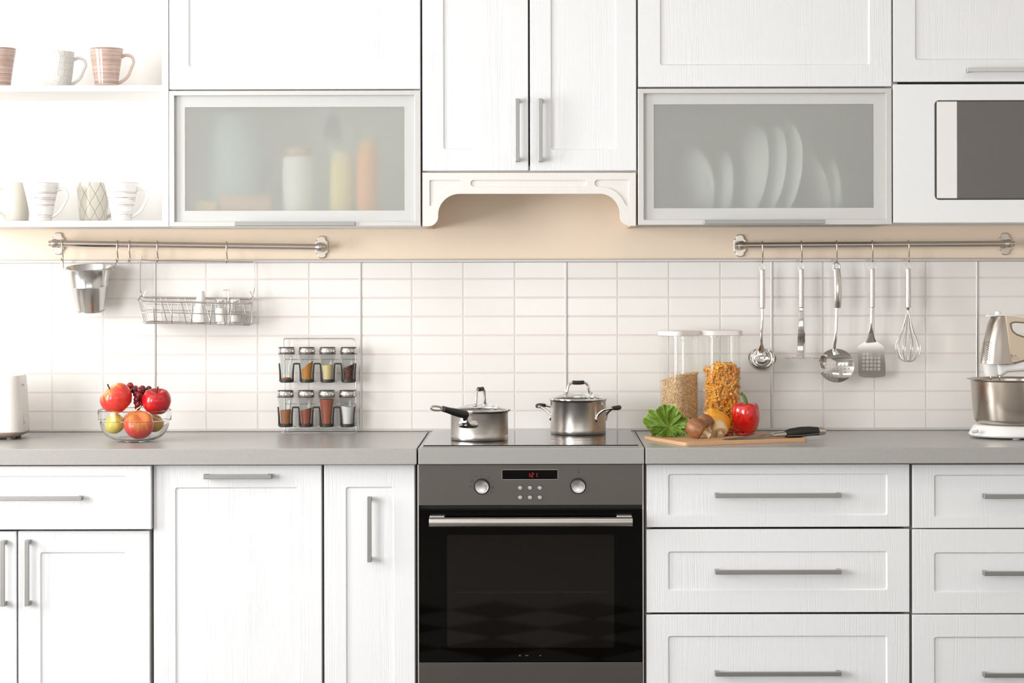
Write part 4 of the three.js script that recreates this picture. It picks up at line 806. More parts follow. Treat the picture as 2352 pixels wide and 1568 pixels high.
  const s = [at(311, 943, 0.385), at(316, 938, 0.388), at(322, 934, 0.385), at(324, 930, 0.372)].map((p) => p.sub(gr.position));
  part(gr, 'stem', sweep(spline(s, 14), (v) => 0.0022 - 0.0008 * v, { seg: 8 }), material('#d9cfc0', 0.6));
}

// ---------- spice rack with eight jars ----------
{
  const zj = 0.062, k = per(zj), cxr = at(733, 990, zj).x, t = thing('spice_rack', 'two-tier chrome wire spice rack with black jar holders on the left worktop', 'spice rack', V(cxr, TOP, 0.05));
  const wire = 0.0019, zb = 0.030, P = (px, py, z = zb) => at(px, py, z);
  const tl = P(650, 777), tr = P(814, 777), sl = P(653, 815), sr = P(817, 815), bl = P(654.5, 985), br = P(818, 985), fl = V(at(645, 994, 0.095).x, TOP + wire, 0.095), fr = V(at(818, 994, 0.095).x, TOP + wire, 0.095);
  world(t, 'frame', sweep(rounded([V(fl.x + 0.03, TOP + wire, 0.098), fl, V(bl.x, TOP + wire, zb + 0.002), V(bl.x, TOP + 0.012, zb), sl, tl, tr, sr, V(br.x, TOP + 0.012, zb), V(br.x, TOP + wire, zb + 0.002), fr, V(fl.x + 0.03, TOP + wire, 0.098)], 0.009, 4), wire, { seg: 8 }), M.chrome);
  const rows = [{ y: 874.5, xs: [658.5, 705, 752.5, 800.5], lid: 796, lift: 826 }, { y: 976.5, xs: [656, 703, 750.5, 798], lid: 895, lift: 928 }];
  for (const r of rows) { const y = at(733, r.y + 2, zb).y; world(t, 'cross_wire', rod(V(bl.x, y, zb + 0.003), V(br.x, y, zb + 0.003), 0.0012, 8), M.chrome); const y2 = at(733, r.lift - 1, zb).y; world(t, 'cross_wire', rod(V(bl.x, y2, zb + 0.003), V(br.x, y2, zb + 0.003), 0.0012, 8), M.chrome); }
  const holder = M.rubber, glassMat = material('#eceeed', 0.0, { transmission: 1, thickness: 0, ior: 1.6 });
  const spices = [
    [['an almost empty jar with a little orange spice, top row, first from left', 'little remnant of orange spice at the bottom of the first jar, top row', '#b5702c', 0.13, 0], ['spice jar of golden brown powder, top row, second from left', 'golden brown powder sloping in the second jar of the top row', '#c98a3f', 0.62, 0.16], ['spice jar of pale yellow powder, top row, third from left', 'pale yellow powder in the third jar of the top row', '#ead9a4', 0.63, 0.02], ['spice jar of dark peppercorns, top row, last on the right', 'dark red brown peppercorns in the last jar of the top row', '#55302c', 0.56, 0.1]],
    [['spice jar half full of tan brown powder, bottom row, first from left', 'tan brown powder in the first jar of the bottom row', '#b1754a', 0.58, 0.02], ['spice jar half full of brick red powder, bottom row, second from left', 'brick red powder in the second jar of the bottom row', '#a4553f', 0.6, 0.06], ['spice jar full of red brown powder, bottom row, third from left', 'red brown powder filling the third jar of the bottom row', '#b0614a', 0.98, 0], ['spice jar of white salt, bottom row, last on the right', 'white salt in the last jar of the bottom row', '#f3f2f0', 0.7, -0.03]],
  ];
  const dust = texture(256, 256, (u, v) => 0.5 * vnoise(u * 80, v * 80, 80, 80, 91) + 0.5 * vnoise(u * 128, v * 128, 128, 128, 92));
  rows.forEach((r, ri) => r.xs.forEach((px, i) => {
    const base = at(px, r.y, zj), y0 = base.y, lidTop = at(px, r.lid, zj).y - y0, h = lidTop - 15.5 * k, R = (v) => (10.8 + 8.0 * Math.pow(Math.max(0, Math.min(1, v)), 1.6)) * k;
    // holder: a cup and two arms that follow the jar's flare
    const arm = (s) => sweep(spline(Array.from({ length: 9 }, (_, q) => { const v = q / 8 * 0.66; return [s * (R(v) + 0.0042 - 0.0017 * q / 8), v * h - 0.001, 0.004]; }), 20), (v) => 0.0037 - 0.0016 * v, { seg: 12 });
    const cup = lathe([[0, -0.0045], [R(0) + 0.0035, -0.0045], [R(0) + 0.0062, -0.003], [R(0) + 0.0058, 0.0048], [R(0) + 0.0018, 0.0048], [R(0) + 0.0016, -0.0008], [0, -0.0008]], 32, 0.5);
    const hd = part(t, 'jar_holder', cup, holder, V(base.x - t.position.x, y0 - t.position.y, zj - t.position.z));
    part(hd, 'arm', arm(1), holder); part(hd, 'arm', arm(-1), holder);
    part(hd, 'back_clip', join([box(-0.006, 0.006, -0.003, 0.004, zb - zj, -R(0) - 0.0025, 0.001)]), holder);
    if (i < 3) part(hd, 'bridge', box(R(0.64) + 0.003, (r.xs[i + 1] - px) * k - R(0.64) - 0.003, h * 0.60, h * 0.66, 0.001, 0.007, 0.001), holder);
    // jar
    const j = thing('spice_jar', spices[ri][i][0].replace('an almost', 'almost'), 'spice jar', V(base.x, y0, zj), 'jars in the spice rack'), prof = [[0, 0], [R(0) - 0.0006, 0.0002], [R(0), 0.001]];
    for (let q = 1; q <= 14; q++) prof.push([R(q / 14), h * q / 14]);
    
    part(j, 'glass_body', lathe(prof, 40, 0.8), glassMat);
    const L0 = h, rl = 19.6 * k;
    const lid = part(j, 'lid', lathe([[rl * 0.93, L0 - 0.0005], [rl * 0.985, L0 + 0.002], [rl, L0 + 0.006], [rl * 0.97, L0 + 0.013], [rl * 0.93, L0 + 0.0165], [rl * 0.6, L0 + 0.017]], 44, 0.5), M.steel);
    part(lid, 'seal', lathe([[rl * 0.9, L0 - 0.0018], [rl * 0.99, L0 - 0.0016], [rl * 0.995, L0 - 0.0002], [rl * 0.93, L0 + 0.0003]], 44, 0.5), M.black);
    part(lid, 'cap', lathe([[rl * 0.95, L0 + 0.0158], [rl * 0.9, L0 + 0.0183], [0, L0 + 0.0186]], 44, 0.5), M.rubber);
    // spice
    const [, label, colour, fill, slope] = spices[ri][i], n = 36, rr = [], mm = 10, top = fill * h * 0.93;
    for (let q = 0; q <= mm; q++) { const v = q / mm; rr.push(Array.from({ length: n }, (_, a) => { const th = a / n * 2 * Math.PI, yy = 0.0012 + v * (top - 0.0012 + slope * h * Math.sin(th) * v), rad = (R(Math.min(1, yy / h)) - 0.0013); return V(rad * Math.sin(th), yy, rad * Math.cos(th)); })); }
    const isCorn = ri === 0 && i === 3;
    const sm = material(colour, 0.95, isCorn ? {} : { bumpMap: dust, bumpScale: 0.0004 });
    const pile = single(isCorn ? 'peppercorns' : ri === 1 && i === 3 ? 'salt' : 'ground_spice', label, isCorn ? 'peppercorns' : ri === 1 && i === 3 ? 'salt' : 'spice', loft(rr, { capStart: true, capEnd: true, crease: 0.8 }), sm, V(base.x, y0, zj));
    pile.userData.kind = 'stuff';
    if (isCorn) {
      const rand = rng(77), inst = new THREE.InstancedMesh(new THREE.SphereGeometry(0.0016, 8, 6), material('#ffffff', 0.7), 420), mt = new THREE.Matrix4(), cc = new THREE.Color();
      for (let q = 0; q < 420; q++) { const th = rand() * 2 * Math.PI, v = rand() * 1.02, yy = 0.002 + v * (top - 0.002 + slope * h * Math.sin(th)), rad = (R(yy / h) - 0.002) * (q < 330 ? 1 : Math.sqrt(rand())); mt.makeTranslation(rad * Math.sin(th), q < 330 ? yy : top + slope * h * Math.sin(th) * rad / R(0.6), rad * Math.cos(th)); inst.setMatrixAt(q, mt); inst.setColorAt(q, cc.set(['#5b2a26', '#7d4038', '#3a1f1d', '#8d5d50'][Math.floor(rand() * 4)])); }
      inst.name = 'peppercorn'; inst.userData.kind = 'stuff'; inst.castShadow = inst.receiveShadow = true; pile.add(inst);
    }
  }));
}

// ---------- pots on the hob ----------
{
  const HOB = TOP + 0.0051, wall = material('#d9d4cf', 0.27, { metalness: 1, anisotropy: 0.7, bumpMap: brushed, bumpScale: 0.00002 });
  function pot(label, cx, cz, r, h, name = 'cooking_pot', category = 'pot') {
    const t = thing(name, label, category, V(cx, HOB, cz));
    const prof = [[0, 0.0004], [r - 0.003, 0], [r - 0.0008, 0.0012], [r, 0.003], [r, 0.013], [r - 0.0006, 0.0136], [r - 0.0006, 0.0146], [r, 0.0152], [r, h - 0.004], [r + 0.0012, h - 0.0015], [r + 0.0022, h], [r + 0.0008, h + 0.0006], [r - 0.0012, h - 0.002], [r - 0.0014, 0.006], [0, 0.005]];
    part(t, 'body', lathe(prof, 72, 0.5), wall);
    return t;
  }
  function lid(t, r, h, dome, turn, width, tall, dx = 0, tilt = 0) {
    const l = new THREE.Group(); l.name = 'lid'; l.position.set(dx, h, 0); l.rotation.z = tilt; t.add(l);
    part(l, 'rim', lathe([[r - 0.006, -0.002], [r - 0.004, 0.0006], [r + 0.003, 0.0008], [r + 0.0052, 0.0024], [r + 0.0048, 0.0052], [r + 0.002, 0.0062], [r - 0.005, 0.0052], [r - 0.006, 0.003]], 72, 0.7), M.chrome);
    const gl = []; for (let i = 0; i <= 14; i++) { const a = i / 14; gl.push([(r - 0.004) * (1 - a), 0.0042 + dome * (1 - Math.pow(1 - a, 2.2))]); }
    part(l, 'glass_dome', lathe(gl, 64, 1), material('#f4f7f6', 0.0, { transmission: 1, thickness: 0, ior: 1.5 }));
    const w = width / 2, y0 = 0.0042 + dome * 0.86, q = (x, y, z = 0) => V(x * Math.cos(turn), y, -x * Math.sin(turn) + z);
    part(l, 'handle', sweep(rounded([q(-w - 0.004, y0 - 0.002), q(-w, y0 + 0.003), q(-w * 0.86, tall - 0.006), q(-w * 0.55, tall), q(w * 0.55, tall), q(w * 0.86, tall - 0.006), q(w, y0 + 0.003), q(w + 0.004, y0 - 0.002)], 0.009, 5), (v) => 0.0036, { seg: 12 }), M.chrome);
    part(l, 'handle_grip', sweep([q(-w * 0.52, tall), q(-w * 0.46, tall), q(-w * 0.2, tall - 0.0006), q(w * 0.2, tall - 0.0006), q(w * 0.46, tall), q(w * 0.52, tall)], (v) => (v < 0.1 || v > 0.9 ? 0.0044 : 0.0058), { seg: 16 }), M.rubber);
    for (const s of [-1, 1]) { const p = q(s * (w + 0.004), 0); part(l, 'rivet', new THREE.SphereGeometry(0.0058, 16, 12).scale(1, 0.7, 1), M.chrome, V(p.x, y0 - 0.001, p.z)); }
    return l;
  }
  {  // saucepan, left
    const cz = 0.405, cx = at(1100.5, 1000, cz + 0.03).x, r = 0.0785, h = at(1100, 948, cz + r).y - HOB, t = pot('steel saucepan with a glass lid and a long black-gripped handle, front left on the hob', cx, cz, r, h, 'saucepan', 'saucepan');
    lid(t, r, h, 0.016, 1.16, 0.058, at(1100, 893, cz).y - HOB - h, 0.003, 0.0);
    const L = (px, py, z) => { const p = at(px, py, z); return V(p.x - cx, p.y - HOB, p.z - cz); };
    const a = Math.atan2(L(1073, 975, 0.48).x, 0.075), an = V(Math.sin(a), 0, Math.cos(a)), rt = V(Math.cos(a), 0, -Math.sin(a)), y0 = at(1073, 974, cz + 0.07).y - HOB;
    const base = an.clone().multiplyScalar(r + 0.001).setY(y0);
    part(t, 'bracket', loft([[0, 0.029, 0.0105, 0], [0.0022, 0.029, 0.0105, 0], [0.0034, 0.028, 0.0096, 0], [0.0046, 0.016, 0.0085, 0.001], [0.010, 0.0105, 0.008, 0.005], [0.018, 0.009, 0.0075, 0.010], [0.026, 0.0085, 0.0075, 0.0135]].map(([d, w, hh, up_], i) => Array.from({ length: 28 }, (_, j) => { const s = j / 28 * 2 * Math.PI, q = (x) => Math.sign(x) * Math.pow(Math.abs(x), 0.6); const bend = (r + 0.001) - Math.sqrt(Math.max(0, (r + 0.001) ** 2 - (w * q(Math.cos(s))) ** 2)); return base.clone().addScaledVector(an, d - bend * (i < 3 ? 1 : 0.3) - 0.001).addScaledVector(rt, w * q(Math.cos(s))).add(V(0, hh * q(Math.sin(s)) + up_, 0)); })), { capStart: true, capEnd: true, crease: 0.7 }), M.chrome);
    const g0 = L(1070, 952, 0.515), g1 = L(1046, 946.5, 0.545), g2 = L(1017, 938.5, 0.585), e1 = L(1004, 936.5, 0.60), e2 = L(990, 936.5, 0.615);
    const b1 = base.clone().addScaledVector(an, 0.016).add(V(0, 0.012, 0));
    part(t, 'handle_stem', sweep(spline([b1, b1.clone().lerp(g0, 0.5), g0], 8), 0.0075, { seg: 16 }), M.chrome);
    part(t, 'handle_grip', sweep(spline([g0.clone().lerp(g1, -0.06), g0, g1, g2], 16), (v) => 0.0085 + 0.0035 * Math.sin(Math.min(1, v * 1.15) * Math.PI), { seg: 18, flat: 0.95 }), M.rubber);
    const side = V(0, 1, 0), eye = [];
    for (let i = 0; i <= 20; i++) { const s = i / 20 * 2 * Math.PI, u = (1 - Math.cos(s)) / 2; eye.push(g2.clone().lerp(e2, u * 1.02).addScaledVector(side, 0.0062 * Math.sin(s) * (0.75 + 0.25 * u))); }
    part(t, 'hanging_eye', sweep(eye, 0.0028, { seg: 10 }), M.chrome);
  }
  {  // pot, back right
    const cz = 0.19, cx = at(1328.5, 960, cz + 0.03).x, r = 0.0785, h = at(1328, 922, cz + r).y - HOB, t = pot('steel two-handled cooking pot with a glass lid, back right on the hob', cx, cz, r, h);
    lid(t, r, h, 0.018, 0.25, 0.066, at(1328, 878, cz).y - HOB - h);
    const y1 = at(1368, 962, cz + 0.06).y - HOB, y2 = at(1400, 936, cz + 0.05).y - HOB;
    for (const phi of [0.42, Math.PI + 0.42]) {
      const an = V(Math.cos(phi), 0, Math.sin(phi)), tn = V(-Math.sin(phi), 0, Math.cos(phi)), P = (o, s, y) => an.clone().multiplyScalar(o).addScaledVector(tn, s).setY(y), rr = Math.sqrt(r * r - 0.034 ** 2);
      const h_ = new THREE.Group(); h_.name = 'side_handle'; t.add(h_);
      part(h_, 'wire', sweep(rounded([P(rr + 0.001, 0.034, y1), P(rr + 0.003, 0.034, y1 + 0.012), P(r + 0.010, 0.033, y2 - 0.006), P(r + 0.030, 0.028, y2 - 0.001), P(r + 0.043, 0.014, y2), P(r + 0.043, -0.014, y2), P(r + 0.030, -0.028, y2 - 0.001), P(r + 0.010, -0.033, y2 - 0.006), P(rr + 0.003, -0.034, y1 + 0.012), P(rr + 0.001, -0.034, y1)], 0.012, 5), 0.0036, { seg: 12 }), M.chrome);
      part(h_, 'grip', sweep(spline([P(r + 0.034, 0.023, y2 - 0.0004), P(r + 0.042, 0.013, y2), P(r + 0.0435, 0, y2), P(r + 0.042, -0.013, y2), P(r + 0.034, -0.023, y2 - 0.0004)], 16), (v) => 0.0048 + 0.0022 * Math.sin(v * Math.PI), { seg: 14 }), M.rubber);
      for (const s of [-1, 1]) part(h_, 'mount', new THREE.SphereGeometry(0.006, 14, 10).scale(0.6, 1.5, 1), M.chrome, P(rr, 0.034 * s, y1)).rotation.y = -phi;
    }
  }
}

// ---------- storage canisters ----------
{
  const clear = material('#f9faf9', 0.0, { transmission: 1, thickness: 0, ior: 1.55 }), lidMat = material('#efe9e6', 0.3);
  const rrAt = (a, r, y, n = 8) => roundRect(-a / 2, -a / 2, a / 2, a / 2, r, 0, n).map((p) => V(p.x, y, -p.y));
  function canister(label, px, z, turn, pyTop, a = 0.094) {
    const c = at(px, 980, z), t = thing('canister', label, 'canister', V(c.x, TOP, z), 'clear storage canisters'), H = at(px, pyTop, z).y - TOP, r = 0.018, hb = H - 0.0125;
    part(t, 'clear_body', loft([rrAt(a - 0.012, r - 0.004, 0.0005), rrAt(a - 0.004, r, 0.002), rrAt(a - 0.002, r, 0.006), rrAt(a, r, 0.02), rrAt(a, r, hb)], { capStart: true, crease: 0.5 }), clear);
    part(t, 'lid', loft([rrAt(a + 0.006, r + 0.003, hb - 0.002), rrAt(a + 0.010, r + 0.004, hb - 0.001), rrAt(a + 0.0105, r + 0.004, H - 0.0025), rrAt(a + 0.008, r + 0.003, H - 0.0005), rrAt(a + 0.004, r + 0.002, H)], { capStart: true, capEnd: true, crease: 0.5 }), lidMat);
    part(t, 'collar', loft([rrAt(a + 0.004, r + 0.002, hb - 0.0065), rrAt(a + 0.006, r + 0.003, hb - 0.006), rrAt(a + 0.006, r + 0.003, hb - 0.0022)], { crease: 0.5 }), clear);
    const pour = Array.from({ length: 17 }, (_, i) => { const q = Math.PI + i / 16 * Math.PI; return V(0.0125 * Math.cos(q), hb - 0.003 + 0.0125 * Math.sin(q), 0); });
    part(t, 'pouring_lip', sweep(pour, 0.0007, { seg: 6 }), lidMat, V(-a * 0.33, 0, a / 2 + 0.004));
    t.rotation.y = turn;
    return { t, c, a, r, turn };
  }
  const rice = canister('clear square canister with a white lid, half full of brown rice', 1560.5, 0.115, 0.64, 759, 0.09), pasta = canister('clear square canister with a white lid, more than half full of fusilli', 1658, 0.143, 0.17, 758);
  const side = (q, a, r) => {                              // point and outward direction on the rounded square, q in 0..1
    const P = roundRect(-a / 2, -a / 2, a / 2, a / 2, r, 0, 6).map((p) => V(p.x, 0, -p.y)), n = P.length, L = P.map((p, i) => p.distanceTo(P[(i + 1) % n])), tot = L.reduce((x, y) => x + y);
    let s = q * tot, i = 0; while (s > L[i] && i < n - 1) s -= L[i++];
    const p = P[i].clone().lerp(P[(i + 1) % n], s / L[i]);
    return [p, V(p.x, 0, p.z).normalize()];
  };
  function fill(box_, name, label, category, inset, levelAt, core, geo, count, place, colours, seed, mat) {
    const o = single(name, label, category, loft([0.003, 0.02, 0.999].map((v, i) => rrAt(box_.a - 2 * inset, box_.r - inset / 2, v).map((p) => (i === 2 ? p.setY(levelAt(p) - inset * 0.7) : p))), { capStart: true, capEnd: true, crease: 0.5 }), core, V(box_.c.x, TOP + 0.0005, box_.c.z));
    o.rotation.y = box_.turn; o.userData.kind = 'stuff';
    const inst = new THREE.InstancedMesh(geo, mat, count), rand = rng(seed), cc = new THREE.Color();
    for (let i = 0; i < count; i++) { inst.setMatrixAt(i, place(rand, i)); inst.setColorAt(i, cc.set(colours[Math.floor(rand() * colours.length)])); }
    inst.name = name === 'brown_rice' ? 'rice_grain' : 'fusillo'; inst.userData.kind = 'stuff'; inst.castShadow = inst.receiveShadow = true; o.add(inst);
    return o;
  }
  const mt = (p, e, s) => new THREE.Matrix4().compose(p, new THREE.Quaternion().setFromEuler(e), s);
  const rl = (p) => 0.163 + 0.10 * p.x + 0.01 * Math.sin(p.z * 60);
  const ar = rice.a - 0.0075;
  fill(rice, 'brown_rice', 'brown rice heaped in the left clear canister', 'rice', 0.0062, rl, material('#d9b48a', 0.9), new THREE.SphereGeometry(1, 6, 5), 15000, (R, i) => {
    if (i < 12800) { const [p, d] = side(R(), ar, rice.r - 0.002); p.y = 0.003 + R() * (rl(p) - 0.003); p.addScaledVector(d, -0.0012 - 0.0012 * R()); return mt(p, new THREE.Euler(R() * 6.3, R() * 6.3, R() * 6.3), V(0.00095, 0.0028, 0.00095)); }
    const p = V((R() - 0.5) * ar * 0.95, 0, (R() - 0.5) * ar * 0.95); p.y = rl(p) - 0.002; return mt(p, new THREE.Euler(R() * 0.6 - 0.3 + Math.PI / 2, R() * 6.3, R() * 6.3), V(0.00095, 0.0028, 0.00095));
  }, ['#efd0a4', '#e0b98a', '#f5dab4', '#d2a87c', '#f8e2c0', '#c89e72'], 301, material('#ffffff', 0.6));
  const fusillo = loft(Array.from({ length: 19 }, (_, i) => { const v = i / 18, tw = v * Math.PI * 3.2; return Array.from({ length: 12 }, (_, j) => { const s = j / 12 * 2 * Math.PI, rr = 0.0017 + 0.0029 * Math.pow(Math.abs(Math.cos(1.5 * s)), 3); return V(rr * Math.sin(s + tw), (v - 0.5) * 0.034, rr * Math.cos(s + tw)); }); }), { capStart: true, capEnd: true, crease: 1.0 });
  const pl = (p) => 0.188 + 0.006 * Math.sin(p.x * 90 + 1) + 0.05 * p.x;
  fill(pasta, 'fusilli', 'orange yellow fusilli pasta in the right clear canister', 'pasta', 0.012, pl, material('#c98535', 0.9), fusillo, 520, (R, i) => {
    if (i < 430) { const [p, d] = side(R(), pasta.a - 0.0062, pasta.r - 0.002); p.y = 0.008 + R() * (pl(p) - 0.012); p.addScaledVector(d, -0.0052 - 0.003 * R()); return mt(p, new THREE.Euler(d.z * (R() - 0.5) * 0.4, Math.atan2(d.x, d.z), R() * Math.PI), V(1, 1, 1)).multiply(new THREE.Matrix4().makeRotationY(R() * 6)); }
    const p = V((R() - 0.5) * pasta.a * 0.72, 0, (R() - 0.5) * pasta.a * 0.72); p.y = pl(p) + R() * 0.006; return mt(p, new THREE.Euler(Math.PI / 2 + R() - 0.5, 0, R() * 6.3), V(1, 1, 1));
  }, ['#f6b648', '#efa536', '#f8c25e', '#e8972c', '#f5ba52'], 302, material('#ffffff', 0.45));
}

// ---------- chopping board and what lies on it ----------
const BOARD_TOP = TOP + 0.0102;
{
  const c = V((0.29 + 0.637 + 0.379 + 0.726) / 4, TOP, (0.329 + 0.187 + 0.575 + 0.432) / 4), t = thing('chopping_board', 'pale wooden chopping board lying askew on the right worktop', 'chopping board', c), turn = Math.atan2(0.143, 0.347);
  const L = 0.376, W = 0.26, hole = new THREE.Path();
  const s = shapeOf(roundRect(-L / 2, -W / 2, L / 2, W / 2, 0.012, 0, 6).map((p) => [p.x, p.y]));
  part(t, 'board', metreUV(extrude(s, 0.0102, 0.0012).rotateX(-Math.PI / 2), 0.05, 0.1), material('#ffffff', 0.5, { map: beech }));
  part(t, 'end_strip', box(-L / 2 + 0.014, -L / 2 + 0.0155, 0.0099, 0.0104, -W / 2 + 0.02, W / 2 - 0.02), material('#a8713f', 0.6));
  t.rotation.y = turn;
}
{  // lettuce
  const c = at(1536, 978, 0.365), t = thing('lettuce', 'frilly green lettuce leaves at the left end of the chopping board', 'lettuce', c), leafMat = new THREE.MeshPhysicalMaterial({ color: '#ffffff', vertexColors: true, roughness: 0.42, transmission: 0.18, thickness: 0, side: THREE.DoubleSide });
  const axis = V(-0.12, 0.22, 1).normalize(), X = V(1, 0, 0).addScaledVector(axis, -axis.x).normalize(), Y = axis.clone().cross(X), floorY = BOARD_TOP - c.y + 0.0015;
  const mid = lin('#86a83c'), dark = lin('#3c661e'), pale = lin('#b4c562'), edge = lin('#c6d67c');
  const leaf = (az, len, half, tilt, seed, waves, amp = 0.0085) => {      // a fan-shaped leaf, frilled along its outer edge
    const n = 110, m = 18, d = X.clone().multiplyScalar(Math.cos(az)).addScaledVector(Y, Math.sin(az)), sd = axis.clone().cross(d), R = rng(seed), ph = R() * 6, ph2 = R() * 6, pos = [], idx = [], col = [];
    for (let i = 0; i <= m; i++) for (let j = 0; j <= n; j++) {
      const v = i / m, u = j / n * 2 - 1, f = u * half, e = Math.pow(v, 5), k = waves * 1.7;
      const edgeR = 1 - 0.22 * Math.pow(Math.abs(u), 3) + 0.04 * Math.sin(k * f * 1.3 + ph2), tt = tilt + 0.22 * v - 0.25 * u * u, dr = d.clone().multiplyScalar(Math.cos(f)).addScaledVector(sd, Math.sin(f)), nn = axis.clone().multiplyScalar(Math.sin(tt)).addScaledVector(dr, -Math.cos(tt));
      const wave = amp * e * (0.62 * Math.sin(k * f + ph + 4 * v + 3 * vnoise(u * 3 + 5, seed, 99, 99, 77)) + 0.25 * Math.sin(2.1 * k * f + ph2)) + 0.012 * e * (vnoise(u * 3 + 9, v * 3 + 9 + seed, 99, 99, seed + 5) - 0.5) + 0.003 * v * (vnoise(u * 9 + 9, v * 8 + 9, 99, 99, seed + 6) - 0.5);
      const p = dr.clone().multiplyScalar(len * v * edgeR * Math.sin(tt)).addScaledVector(axis, len * v * edgeR * Math.cos(tt) - 0.03).addScaledVector(nn, wave);
      p.y = Math.max(p.y, floorY + 0.0012 * (1 + Math.sin(u * 20 + v * 6)) * v);
      pos.push(p.x, p.y, p.z);
      const rib = Math.max(0, 1 - Math.abs(u) * (6 + 14 * v)), blot = vnoise(u * 8 + 20, v * 6 + seed, 99, 99, seed) * 0.7 + 0.3 * vnoise(u * 30 + 50, v * 20, 199, 199, seed + 1);
      let c = blend(dark, mid, blot * 1.25); c = blend(c, pale, Math.max(rib * 0.55, 0.75 * (1 - v * 2.4))); if (i === m) c = blend(c, edge, 0.9);
      col.push(...c);
    }
    for (let i = 0; i < m; i++) for (let j = 0; j < n; j++) { const a = i * (n + 1) + j, b = a + 1, e = a + n + 1, f = e + 1; idx.push(a, b, f, a, f, e); }
    const g = new THREE.BufferGeometry(); g.setAttribute('position', new THREE.Float32BufferAttribute(pos, 3)); g.setAttribute('color', new THREE.Float32BufferAttribute(col, 3)); g.setIndex(idx); g.computeVertexNormals();
    part(t, 'leaf', g, leafMat);
  };
  leaf(2.75, 0.076, 0.6, 1.12, 1, 6, 0.013); leaf(1.85, 0.068, 0.62, 0.95, 2, 7, 0.013); leaf(1.1, 0.066, 0.6, 0.75, 3, 7, 0.013); leaf(0.3, 0.060, 0.65, 0.95, 4, 7, 0.012); leaf(-0.6, 0.066, 0.62, 0.66, 5, 9, 0.013); leaf(-1.5, 0.070, 0.8, 0.56, 6, 9, 0.014); leaf(-2.5, 0.068, 0.65, 0.85, 7, 8, 0.013);
}
{  // mushrooms
  const capMat = (a, b, seed, more = {}) => material('#ffffff', 0.5, { vertexColors: true, ...more });
  function mushroom(label, px, py, z, dir, R, H, stemR, stemL, cols, seed, stemBend = 0) {
    const c = at(px, py, z), o = thing('mushroom', label, 'mushroom', c);
    const cap = []; for (let i = 0; i <= 16; i++) { const a = i / 16 * Math.PI / 2; cap.push([R * Math.pow(Math.sin(a), 0.9), -H * 0.35 + H * Math.cos(a)].map((x, k) => (k ? x : x))); }
    cap.push([R * 0.99, -H * 0.43], [R * 0.95, -H * 0.5], [R * 0.87, -H * 0.545], [R * 0.76, -H * 0.55], [R * 0.6, -H * 0.5], [stemR * 1.1, -H * 0.42], [0, -H * 0.42]);
    const g = tint(lathe(cap.reverse(), 44, 1.0), (p) => { const n = vnoise(p.x * 160 + 300, p.z * 160 + p.y * 120 + 300, 999, 999, seed) * 0.6 + 0.4 * vnoise(p.x * 500 + 800, p.z * 500 + p.y * 300 + 800, 9999, 9999, seed + 1); return p.y < -H * 0.4 && Math.hypot(p.x, p.z) < R * 0.8 ? cols[2] : blend(cols[0], cols[1], n + 0.25 * (p.y / H)); });
    const b = part(o, 'cap', g, material('#ffffff', 0.42, { vertexColors: true, clearcoat: 0.12, clearcoatRoughness: 0.3 }));
    const stem = tint(sweep(spline([[0, -H * 0.25, 0], [stemBend * 0.4, -H * 0.4 - stemL * 0.45, 0], [stemBend, -H * 0.4 - stemL, 0]], 14), (v) => stemR * (1.1 - 0.25 * Math.sin(v * Math.PI) + 0.08 * v), { seg: 20, crease: 0.7 }), (p) => blend(cols[3], cols[2], 0.5 * vnoise(p.x * 300 + 99, p.y * 60 + 99, 999, 999, seed + 2)));
    const s = part(o, 'stem', stem, material('#ffffff', 0.6, { vertexColors: true }));
    o.quaternion.setFromUnitVectors(V(0, -1, 0), dir.clone().normalize());
    return o;
  }
  const brown = [lin('#744428'), lin('#a8744a'), lin('#e2c9a2'), lin('#ecd9b8')], cream = [lin('#dfc094'), lin('#efd6ae'), lin('#e9d3ac'), lin('#f0ddbd')];
  mushroom('brown-capped mushroom in front on the board, its pale stem pointing right', 1597, 981.5, 0.43, V(0.84, -0.5, -0.02), 0.0295, 0.040, 0.0068, 0.03, brown, 501);
  mushroom('brown-capped mushroom behind the other brown one, beside the yellow pepper', 1618, 967, 0.385, V(0.5, -0.84, 0.0), 0.0245, 0.030, 0.0062, 0.024, brown.map((c, i) => (i < 2 ? c.map((x) => x * 0.92) : c)), 502);
  mushroom('small cream button mushroom with a short stem facing the viewer', 1650.5, 982, 0.375, V(0.14, -0.74, 0.62), 0.0235, 0.032, 0.0078, 0.015, cream, 503);
}
